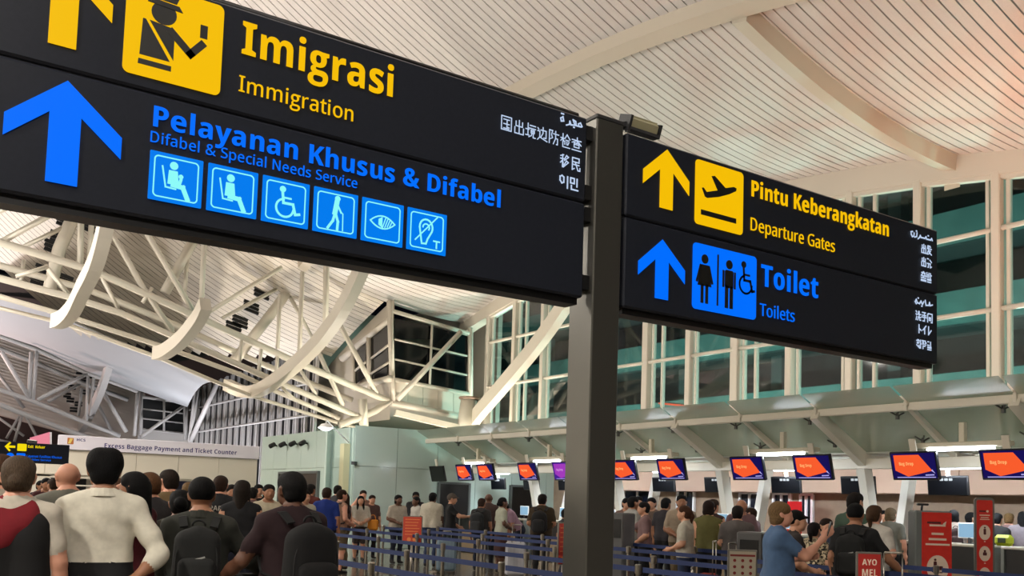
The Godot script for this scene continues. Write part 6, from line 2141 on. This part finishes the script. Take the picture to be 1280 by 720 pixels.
func build_people():
	var g1 := "passengers standing close by on the hall side"
	# close figures seen from behind
	var a = person(24, 575.5, 5.6, 4, "relax", 0, 0, 0.98, WHT, BLK, SKP, "bun", Color(0.36, 0.29, 0.22), "woman with a low hair bun in white shirt under a black and red vest", g1)
	vest(a)
	person(2, 573, 6.6, 10, "relax", 0, 0, 1.05, Color(0.66, 0.62, 0.56), NVY, SKP, "short", Color(0.36, 0.24, 0.16), "light-haired person in a pale top beside the woman in the red vest", g1)
	person(86, 582, 8.0, -14, "relax", 0, 0, 1.12, Color(0.42, 0.42, 0.38), Color(0.14, 0.14, 0.15), SKP, "bald", BLK, "bald man in a grey shirt seen from behind", g1)
	a = person(132, 567.5, 6.0, -2, "akimbo", 2, 0, 1.0, Color(0.84, 0.82, 0.75), BLK, SK2, "big", Color(0.035, 0.035, 0.045), "dark-haired man in a loose white shirt with one hand behind his hip", g1)
	lanyard(a)
	collar(a, Color(0.84, 0.82, 0.75))
	person(171, 594, 7.3, -62, "relax", 0, 0, 0.98, Color(0.34, 0.05, 0.12), NVY, SK2, "long", Color(0.045, 0.04, 0.045), "woman with long black hair in a maroon top facing left", g1)
	person(189, 594, 9.0, -40, "relax", 1, 0, 1.0, Color(0.20, 0.19, 0.20), NVY, SKP, "short", Color(0.42, 0.27, 0.15), "ginger-haired man in a dark grey top behind the maroon woman", g1)
	a = person(213, 590, 10.5, -30, "relax", 1, 0, 1.0, Color(0.44, 0.36, 0.24), Color(0.2, 0.2, 0.22), SKP, "short", Color(0.15, 0.10, 0.07), "brown-haired man in a tan jacket turned to the left", g1)
	person(226, 616, 7.6, 0, "relax", 0, 0, 0.95, Color(0.48, 0.48, 0.44), NVY, SK2, "topbun", Color(0.03, 0.03, 0.035), "short woman with a large black hair knot in a grey top", g1)
	a = person(253, 602.5, 6.6, 2, "push", 1, 0, 1.12, Color(0.145, 0.15, 0.12), Color(0.08, 0.08, 0.09), SK2, "cap", Color(0.04, 0.042, 0.045), "man in a dark cap and olive jacket pushing a trolley", g1)
	collar(a, Color(0.145, 0.15, 0.12))
	backpack(a, Color(0.075, 0.08, 0.075), 0.34, 0.50, 0.20, "dark olive backpack on the man in the olive jacket", true)
	a = person(367, 594.5, 6.5, -28, "left_push", 0, 0, 1.1, Color(0.13, 0.035, 0.055), Color(0.07, 0.07, 0.09), SK3, "short", Color(0.04, 0.035, 0.035), "man in a maroon T-shirt looking left over a trolley", g1)
	backpack(a, Color(0.045, 0.045, 0.05), 0.40, 0.60, 0.27, "large black backpack on the man in the maroon T-shirt")
	a = person(276, 597, 12.6, 6, "relax", 0, 0, 1.02, Color(0.06, 0.06, 0.075), NVY, SKP, "short", BRN, "man in a black T-shirt with white lettering across the back", g1)
	shirt_print(a)
	person(303, 603, 11.0, 8, "hold", -1, 0, 0.92, Color(0.05, 0.05, 0.065), NVY, SK1, "long", Color(0.13, 0.09, 0.055), "woman with very long dark hair in a black sleeveless top", g1)
	var g2 := "people further back by the baggage counter"
	person(290, 608, 15.0, 170, "hold", 0, 0, 0.95, Color(0.62, 0.56, 0.46), DEN, SK2, "bob", DRK, "person in a beige top half hidden by the long-haired woman", g2)
	a = person(336, 607.5, 14.5, 165, "hold", 0, 1, 1.05, Color(0.74, 0.70, 0.60), DEN, SK2, "short", DRK, "man in a white T-shirt with dark print leaning on a belt", g2)
	chest_print(a)
	person(323, 607, 20.0, 160, "relax", 1, 0, 1.0, BLK, BLK, SK1, "short", BLK, "man in black standing before the pale green wall", g2)
	person(316, 611, 17.0, 20, "relax", 0, 0, 0.95, Color(0.35, 0.25, 0.25), NVY, SK2, "short", DRK, "person in a dusky top beside the man in black", g2)
	person(381, 614, 17.0, 150, "relax", 0, 0, 1.0, Color(0.72, 0.70, 0.62), BLK, SK1, "short", DRK, "man in a cream T-shirt behind the maroon man", g2)
	person(388, 606.5, 20.5, 30, "relax", 0, 0, 1.0, Color(0.34, 0.13, 0.08), KHA, SK2, "short", DRK, "man in a rust red shirt before the brown door", g2)
	person(408.5, 611, 18.5, 10, "relax", 0, 0, 1.0, Color(0.04, 0.16, 0.46), NVY, SK2, "short", BRN, "man in a bright blue shirt seen from behind", g2)
	person(422, 608, 23.0, 20, "relax", 0, 0, 1.0, Color(0.2, 0.2, 0.22), NVY, SK1, "short", DRK, "man in dark grey behind the person in blue", g2)
	a = person(427, 613.5, 19.5, 62, "hold", -1, 1, 0.98, Color(0.60, 0.46, 0.38), KHA, SKP, "short", BRN, "woman in a pale sleeveless top with a backpack facing right", g2)
	backpack(a, NVY, 0.30, 0.42, 0.18, "navy backpack on the woman in the pale top")
	person(431, 617, 20.5, -60, "relax", -1, 0, 0.95, Color(0.36, 0.22, 0.18), KHA, SKP, "long", BRN, "woman in a brown top next to the backpack wearer", g2)
	var g3 := "travellers standing in the left queue lanes"
	person(451, 621, 23.5, 175, "hold", 0, 1, 1.05, WHT, Color(0.22, 0.18, 0.17), SK1, "front", Color(0.05, 0.04, 0.04), "woman in a white T-shirt with long dark hair holding her hands", g3)
	person(454, 614, 25.5, 170, "ear", -1, 0, 0.95, Color(0.5, 0.36, 0.30), NVY, SKP, "short", BRN, "person with a raised hand behind the white-shirted woman", g3)
	person(465, 620, 24.5, 160, "relax", 0, 0, 0.95, Color(0.32, 0.22, 0.20), BLK, SK1, "short", BRN, "person in a brown T-shirt carrying a yellow tote", g3)
	person(498, 620, 23.0, 150, "hold", 0, 0, 1.12, Color(0.70, 0.66, 0.60), NVY, SK3, "bob", Color(0.03, 0.025, 0.025), "black woman in a white T-shirt looking down", g3)
	person(520, 616, 27.0 - 1.5, 180, "relax", 0, 0, 1.0, Color(0.10, 0.10, 0.12), BLK, SK3, "short", BLK, "man in dark clothes behind the two in white", g3)
	person(521, 622, 24.3, -120, "hold", 0, 0, 1.0, Color(0.70, 0.68, 0.64), DEN, SK3, "short", BLK, "child in white between the woman and the large man", g3)
	person(541, 617, 22.3, 20, "relax", 0, 0, 1.34, Color(0.74, 0.71, 0.64), DEN, SK3, "short", BLK, "large man in a white T-shirt and blue jeans seen from behind", g3)
	person(564.5, 618.5, 22.0, 85, "reach", 0, 0, 1.0, BLK, Color(0.07, 0.12, 0.09), SK1, "cap", Color(0.42, 0.38, 0.34), "woman in black with a beige cap reaching out to the right", g3)
	a = person(602, 624, 21.5, 20, "relax", 0, 0, 1.05, Color(0.20, 0.19, 0.19), NVY, SK2, "short", Color(0.25, 0.17, 0.13), "person in dark grey with a backpack beside the slanted column", g3)
	backpack(a, Color(0.13, 0.14, 0.15), 0.36, 0.52, 0.24, "grey backpack on the person beside the slanted column")
	person(611, 618.5, 22.5, 10, "relax", 0, 0, 1.08, Color(0.26, 0.19, 0.17), BLK, SK3, "bald", BLK, "bald man in a brown shirt behind the grey backpack", g3)
	person(628, 623, 21.0, 70, "hold", 0, 2, 0.98, Color(0.66, 0.67, 0.60), Color(0.22, 0.10, 0.07), SK3, "bun", BLK, "woman in a white top and brown skirt facing right", g3)
	person(650, 629, 23.2, -100, "bend", 0, 0, 1.0, Color(0.58, 0.46, 0.52), NVY, SK2, "short", DRK, "person in a pink patterned top bending over luggage", g3)
	a = person(678, 619, 19.5, 10, "hold", 0, 0, 1.12, Color(0.22, 0.17, 0.09), Color(0.09, 0.08, 0.07), SK2, "short", DRK, "man in an olive brown T-shirt standing near the steel post", g3)
	backpack(a, BLK, 0.34, 0.46, 0.26, "black backpack on the man in olive brown")
	person(707, 637, 18.0, 60, "relax", 0, 0, 1.0, Color(0.16, 0.16, 0.17), NVY, SK2, "short", BLK, "short dark-haired person half hidden by the steel post", g3)
	var g4 := "travellers at the desks right of the steel post"
	a = person(791, 622, 17.5, 60, "hold", 0, 0, 1.05, Color(0.62, 0.62, 0.60), BLK, SK2, "short", BLK, "person in a white vest at the tall table", g4)
	person(806, 629, 16.6, -95, "reach", 0, 0, 1.05, Color(0.46, 0.36, 0.36), BLK, SK1, "short", BLK, "person in a dusty pink T-shirt leaning on the tall table", g4)
	person(783, 624, 19.5, 150, "relax", 0, 0, 1.0, Color(0.5, 0.4, 0.36), BLK, SK1, "short", BLK, "passenger in pale brown far behind the tall table", g4)
	person(798, 622, 20.0, 170, "relax", 0, 0, 1.0, Color(0.12, 0.12, 0.14), BLK, SK1, "short", BLK, "passenger in black far behind the tall table", g4)
	person(815, 623.5, 19.6, -160, "relax", 0, 0, 1.0, Color(0.4, 0.34, 0.3), BLK, SK1, "short", BLK, "passenger in tan beside the slanted leg", g4)
	person(832, 624, 18.4, 30, "relax", 0, 0, 1.0, Color(0.18, 0.17, 0.19), BLK, SK2, "short", BLK, "passenger in dark grey right of the slanted leg", g4)
	person(852, 620.5, 17.0, 175, "hold", 0, 0, 1.05, Color(0.62, 0.56, 0.48), KHA, SK2, "short", BLK, "man in a pale patterned shirt facing the hall", g4)
	person(857, 634, 14.0, -75, "hold", 0, 0, 1.05, Color(0.70, 0.68, 0.62), DEN, SK1, "pony", Color(0.30, 0.17, 0.10), "woman in a loose white T-shirt with a reddish ponytail", g4)
	person(886, 628, 14.8, 15, "relax", -1, 0, 0.98, Color(0.34, 0.33, 0.16), BLK, SK1, "bob", Color(0.14, 0.08, 0.06), "woman in an olive green tank top seen from behind", g4)
	a = person(891, 626, 16.2, 30, "relax", -1, 0, 1.0, Color(0.20, 0.10, 0.09), BLK, SK1, "short", BRN, "person in dark red behind the woman in the green tank top", g4)
	person(922, 634, 14.2, 5, "hold", 0, 0, 1.22, Color(0.34, 0.32, 0.31), Color(0.08, 0.08, 0.1), SK1, "short", DRK, "broad man in a grey T-shirt seen from behind", g4)
	person(927, 626, 16.5, 170, "hold", 0, 0, 1.02, Color(0.42, 0.32, 0.33), BLK, SK2, "bald", BLK, "bald man in a dusky pink shirt across the desk", g4)
	person(940, 636, 17.8, -60, "relax", 0, 0, 1.0, Color(0.5, 0.4, 0.42), BLK, SK1, "short", BRN, "person in a patterned pink shirt beside the broad man", g4)
	var g5 := "travellers at the right end of the queue"
	a = person(974, 631, 9.0, 80, "raise", 0, 0, 1.24, Color(0.30, 0.41, 0.55), NVY, SKP, "bob", BLD, "fair-haired woman in a light blue T-shirt holding up a phone", g5)
	var ph = thing("mobile_phone", "dark mobile phone held up by the woman in blue", "phone")
	ph.transform = a.transform * Transform3D(Basis(), Vector3(0.115, 1.50, -0.46))
	var s = st()
	cbox(s, Vector3.ZERO, Vector3(0.075, 0.15, 0.009), 0.003, Basis(Vector3.RIGHT, -0.3))
	obj("case", done(s), mat("screen_black"), ph)
	person(994, 641, 10.2, 80, "hold", 0, 0, 0.98, Color(0.16, 0.13, 0.12), NVY, SK1, "cap", Color(0.05, 0.05, 0.05), "person in a dark cap standing beyond the woman in blue", g5)
	a = person(1017, 655, 12.0, 25, "hold", 0, 0, 0.95, Color(0.66, 0.60, 0.50), NVY, SK1, "pony", Color(0.09, 0.06, 0.07), "girl in a black and cream patterned top with tied-back hair", g5)
	pattern_top(a)
	person(1032, 650, 12.6, 150, "relax", 0, 0, 0.95, Color(0.28, 0.32, 0.40), DEN, SK1, "short", Color(0.16, 0.10, 0.07), "boy in a grey-blue shirt facing the hall", g5)
	person(1068, 618, 12.6, 35, "relax", 0, 0, 1.02, Color(0.22, 0.30, 0.24), NVY, SK1, "short", DRK, "tall man in a grey-green shirt behind the man with the backpack", g5)
	a = person(1069, 633, 10.4, 12, "side_reach", 0, 0, 1.16, Color(0.045, 0.045, 0.05), BLK, SK2, "cap", Color(0.03, 0.03, 0.035), "man in a black cap and T-shirt reaching for a suitcase handle", g5)
	backpack(a, Color(0.05, 0.055, 0.05), 0.34, 0.48, 0.2, "black backpack on the man in the black T-shirt", true)
	person(1092, 634, 11.6, 25, "hold", 0, 0, 1.0, Color(0.72, 0.70, 0.66), BLK, SKP, "pony", Color(0.32, 0.22, 0.14), "woman in a white top with brown hair beside the man in black", g5)
	person(1104, 640, 17.9, 170, "hold", 1, 0, 1.0, BLK, BLK, SK1, "bob", BLK, "desk agent with dark hair in black behind the counter", g5)
	person(1113, 637, 16.4, 20, "relax", 0, 0, 1.0, Color(0.42, 0.42, 0.38), BLK, SKP, "bob", Color(0.55, 0.47, 0.36), "fair-haired woman in a grey top leaning at the desk", g5)
	a = person(1192, 639.5, 17.4, -10, "hold", 0, 0, 1.0, Color(0.55, 0.5, 0.46), BLK, SK2, "bob", BLK, "woman in a pale top with a dark backpack at the near desk", g5)
	backpack(a, Color(0.16, 0.08, 0.07), 0.26, 0.36, 0.16, "dark red backpack on the woman at the near desk")
	person(1213, 642, 17.8, 60, "hold", 0, 0, 1.0, Color(0.6, 0.6, 0.58), BLK, SK1, "short", BLK, "person in white between the two red totems", g5)
	person(1246, 643, 17.2, 20, "relax", 0, 0, 1.05, Color(0.07, 0.07, 0.075), BLK, SK1, "short", BLK, "person in a black top right of the rounded totem", g5)
	person(1261, 643, 18.2, 10, "hold", 0, 0, 1.1, Color(0.58, 0.47, 0.46), BLK, SKP, "bun", Color(0.58, 0.45, 0.28), "blond woman in a pink floral top at the near desk", g5)
	person(1279, 641, 17.4, 5, "hold", 0, 0, 1.1, Color(0.50, 0.46, 0.48), BLK, SK2, "long", BLK, "dark-haired woman in a grey patterned top at the end of the near desk", g5)
	person(58, 599, 19.0, 170, "relax", 0, 0, 1.0, Color(0.25, 0.08, 0.09), BLK, SK2, "short", BLK, "distant person in dark red left of the bald man", g2)
	person(51, 602, 21.0, 150, "relax", 0, 0, 1.0, Color(0.16, 0.15, 0.16), BLK, SK2, "short", BLK, "distant person in dark grey behind the hair bun", g2)
	person(67, 600, 18.0, -30, "relax", 0, 0, 1.0, Color(0.30, 0.12, 0.12), BLK, SK2, "short", BRN, "distant person in wine red beside the bald man's shoulder", g2)
	person(148, 600, 13.0, 160, "relax", 0, 0, 1.0, Color(0.4, 0.2, 0.2), BLK, SKP, "short", Color(0.40, 0.28, 0.2), "fair person facing the hall between the white shirt and the maroon woman", g2)
	person(203, 601, 15.0, 150, "relax", 0, 0, 1.0, Color(0.06, 0.06, 0.08), BLK, SK1, "short", BLK, "dark-haired person in black beside the tan jacket", g2)
	person(236, 605, 14.0, 0, "ear", 0, 0, 1.0, Color(0.46, 0.42, 0.36), NVY, SK1, "short", BLD, "fair-haired person with raised arm beyond the dark cap", g2)

func panel_on_back(t: Node3D, called: String, polys: Array, material: Material, z: float):
	var s = st()
	for p in polys:
		plate(s, p, z, 0.004)
	obj(called, done(s), material, t)

# black vest with a red and magenta yoke over the shoulders of the woman on the left
func vest(t: Node3D):
	var o := new_skin()
	var bones := []
	for sx in [-1.0, 1.0]:
		bones.append(B(Vector3(sx * 0.083, 1.28, 0.012), Vector3(sx * 0.09, 0.94, 0.012), 0.122, 0.13, 1))
		bones.append(B(Vector3(sx * 0.10, 1.345, 0.03), Vector3(sx * 0.085, 1.26, 0.02), 0.10, 0.116, 1))
	net(bones, 0.015, 55.0, o)
	obj("vest", skin_mesh(o), cloth(Color(0.045, 0.045, 0.05)), t)
	o = new_skin()
	bones = [B(Vector3(-0.19, 1.375, 0.03), Vector3(0.08, 1.41, 0.03), 0.078, 0.075, 1), B(Vector3(-0.15, 1.28, 0.05), Vector3(0.05, 1.36, 0.05), 0.095, 0.09, 1), B(Vector3(-0.16, 1.19, 0.06), Vector3(-0.06, 1.27, 0.06), 0.088, 0.094, 1), B(Vector3(-0.05, 1.47, 0.02), Vector3(0.05, 1.47, 0.02), 0.052, 0.052, 1)]
	net(bones, 0.013, 60.0, o)
	obj("shawl", skin_mesh(o), cloth(Color(0.46, 0.045, 0.10)), t)

func collar(t: Node3D, c: Color):
	var s = st()
	var n := 20
	for i in n:
		var p := []
		for q in [i, i + 1]:
			var a: float = TAU * q / n
			var d := Vector3(cos(a), 0, sin(a))
			var dip := 0.028 * maxf(0.0, -d.z)
			p.append([Vector3(d.x * 0.08, 1.462 - dip, 0.016 + d.z * 0.08), Vector3(d.x * 0.068, 1.512 - dip, 0.014 + d.z * 0.07), Vector3(d.x * 0.074, 1.515 - dip, 0.014 + d.z * 0.076), Vector3(d.x * 0.104, 1.468 - dip, 0.018 + d.z * 0.094)])
		for k in 3:
			quad(s, p[0][k], p[1][k], p[1][k + 1], p[0][k + 1])
	obj("collar", done(s), cloth(c), t)
var strands: Texture2D
func hair_mat(c: Color) -> StandardMaterial3D:
	var key := "hair_" + c.to_html()
	if mats.has(key):
		return mats[key]
	if strands == null:
		strands = noisy("strand_base", Color(0.45, 0.45, 0.45), Color(1, 1, 1), 0.03, 3.0).albedo_texture
	var m := mat(key, c.lightened(0.03), 0.75)
	m.metallic_specular = 0.3
	m.albedo_texture = strands
	m.uv1_triplanar = true
	m.uv1_scale = Vector3(22, 4, 22)
	m.heightmap_enabled = true
	m.heightmap_texture = strands
	m.heightmap_scale = 0.6
	return m

func lanyard(t: Node3D):
	var s = st()
	var pts := []
	for i in 13:
		var a := PI * (i / 12.0)
		pts.append(Vector3(cos(a) * 0.078, 1.475 + sin(a) * 0.012, 0.012 + sin(a) * 0.068))
	for i in pts.size() - 1:
		beam(s, pts[i], pts[i + 1], 0.004, 0.016)
	obj("lanyard", done(s), hue(Color(0.03, 0.03, 0.035), 0.7), t)

func shirt_print(t: Node3D):
	var o := text(t, "lettering", "PARK", true, -0.10, 0.10, 0, 0.06, 0, hue(Color(0.6, 0.58, 0.54), 0.7), 0.004)
	o.transform = Transform3D(Basis(), Vector3(0, 1.30, 0.137)) * o.transform
	o.transform.origin.z = 0.137
func chest_print(t: Node3D):
	var o := text(t, "lettering", "12", true, -0.06, 0.06, 0, 0.09, 0, hue(Color(0.12, 0.12, 0.12), 0.7), 0.004)
	o.transform = Transform3D(Basis(Vector3.UP, PI), Vector3(0, 1.24, -0.135)) * o.transform
func pattern_top(t: Node3D):
	var o: MeshInstance3D = t.get_node("body")
	var order: Array = o.mesh.get_meta("order")
	var m := noisy("pattern_cloth", Color(0.05, 0.045, 0.04), Color(0.80, 0.73, 0.60), 0.03, 2.2, 0.9)
	var g: Gradient = (m.albedo_texture as NoiseTexture2D).color_ramp
	g.interpolation_mode = Gradient.GRADIENT_INTERPOLATE_CONSTANT
	g.offsets = PackedFloat32Array([0.0, 0.5])
	m.uv1_world_triplanar = false
	o.set_surface_override_material(order.find(1), m)
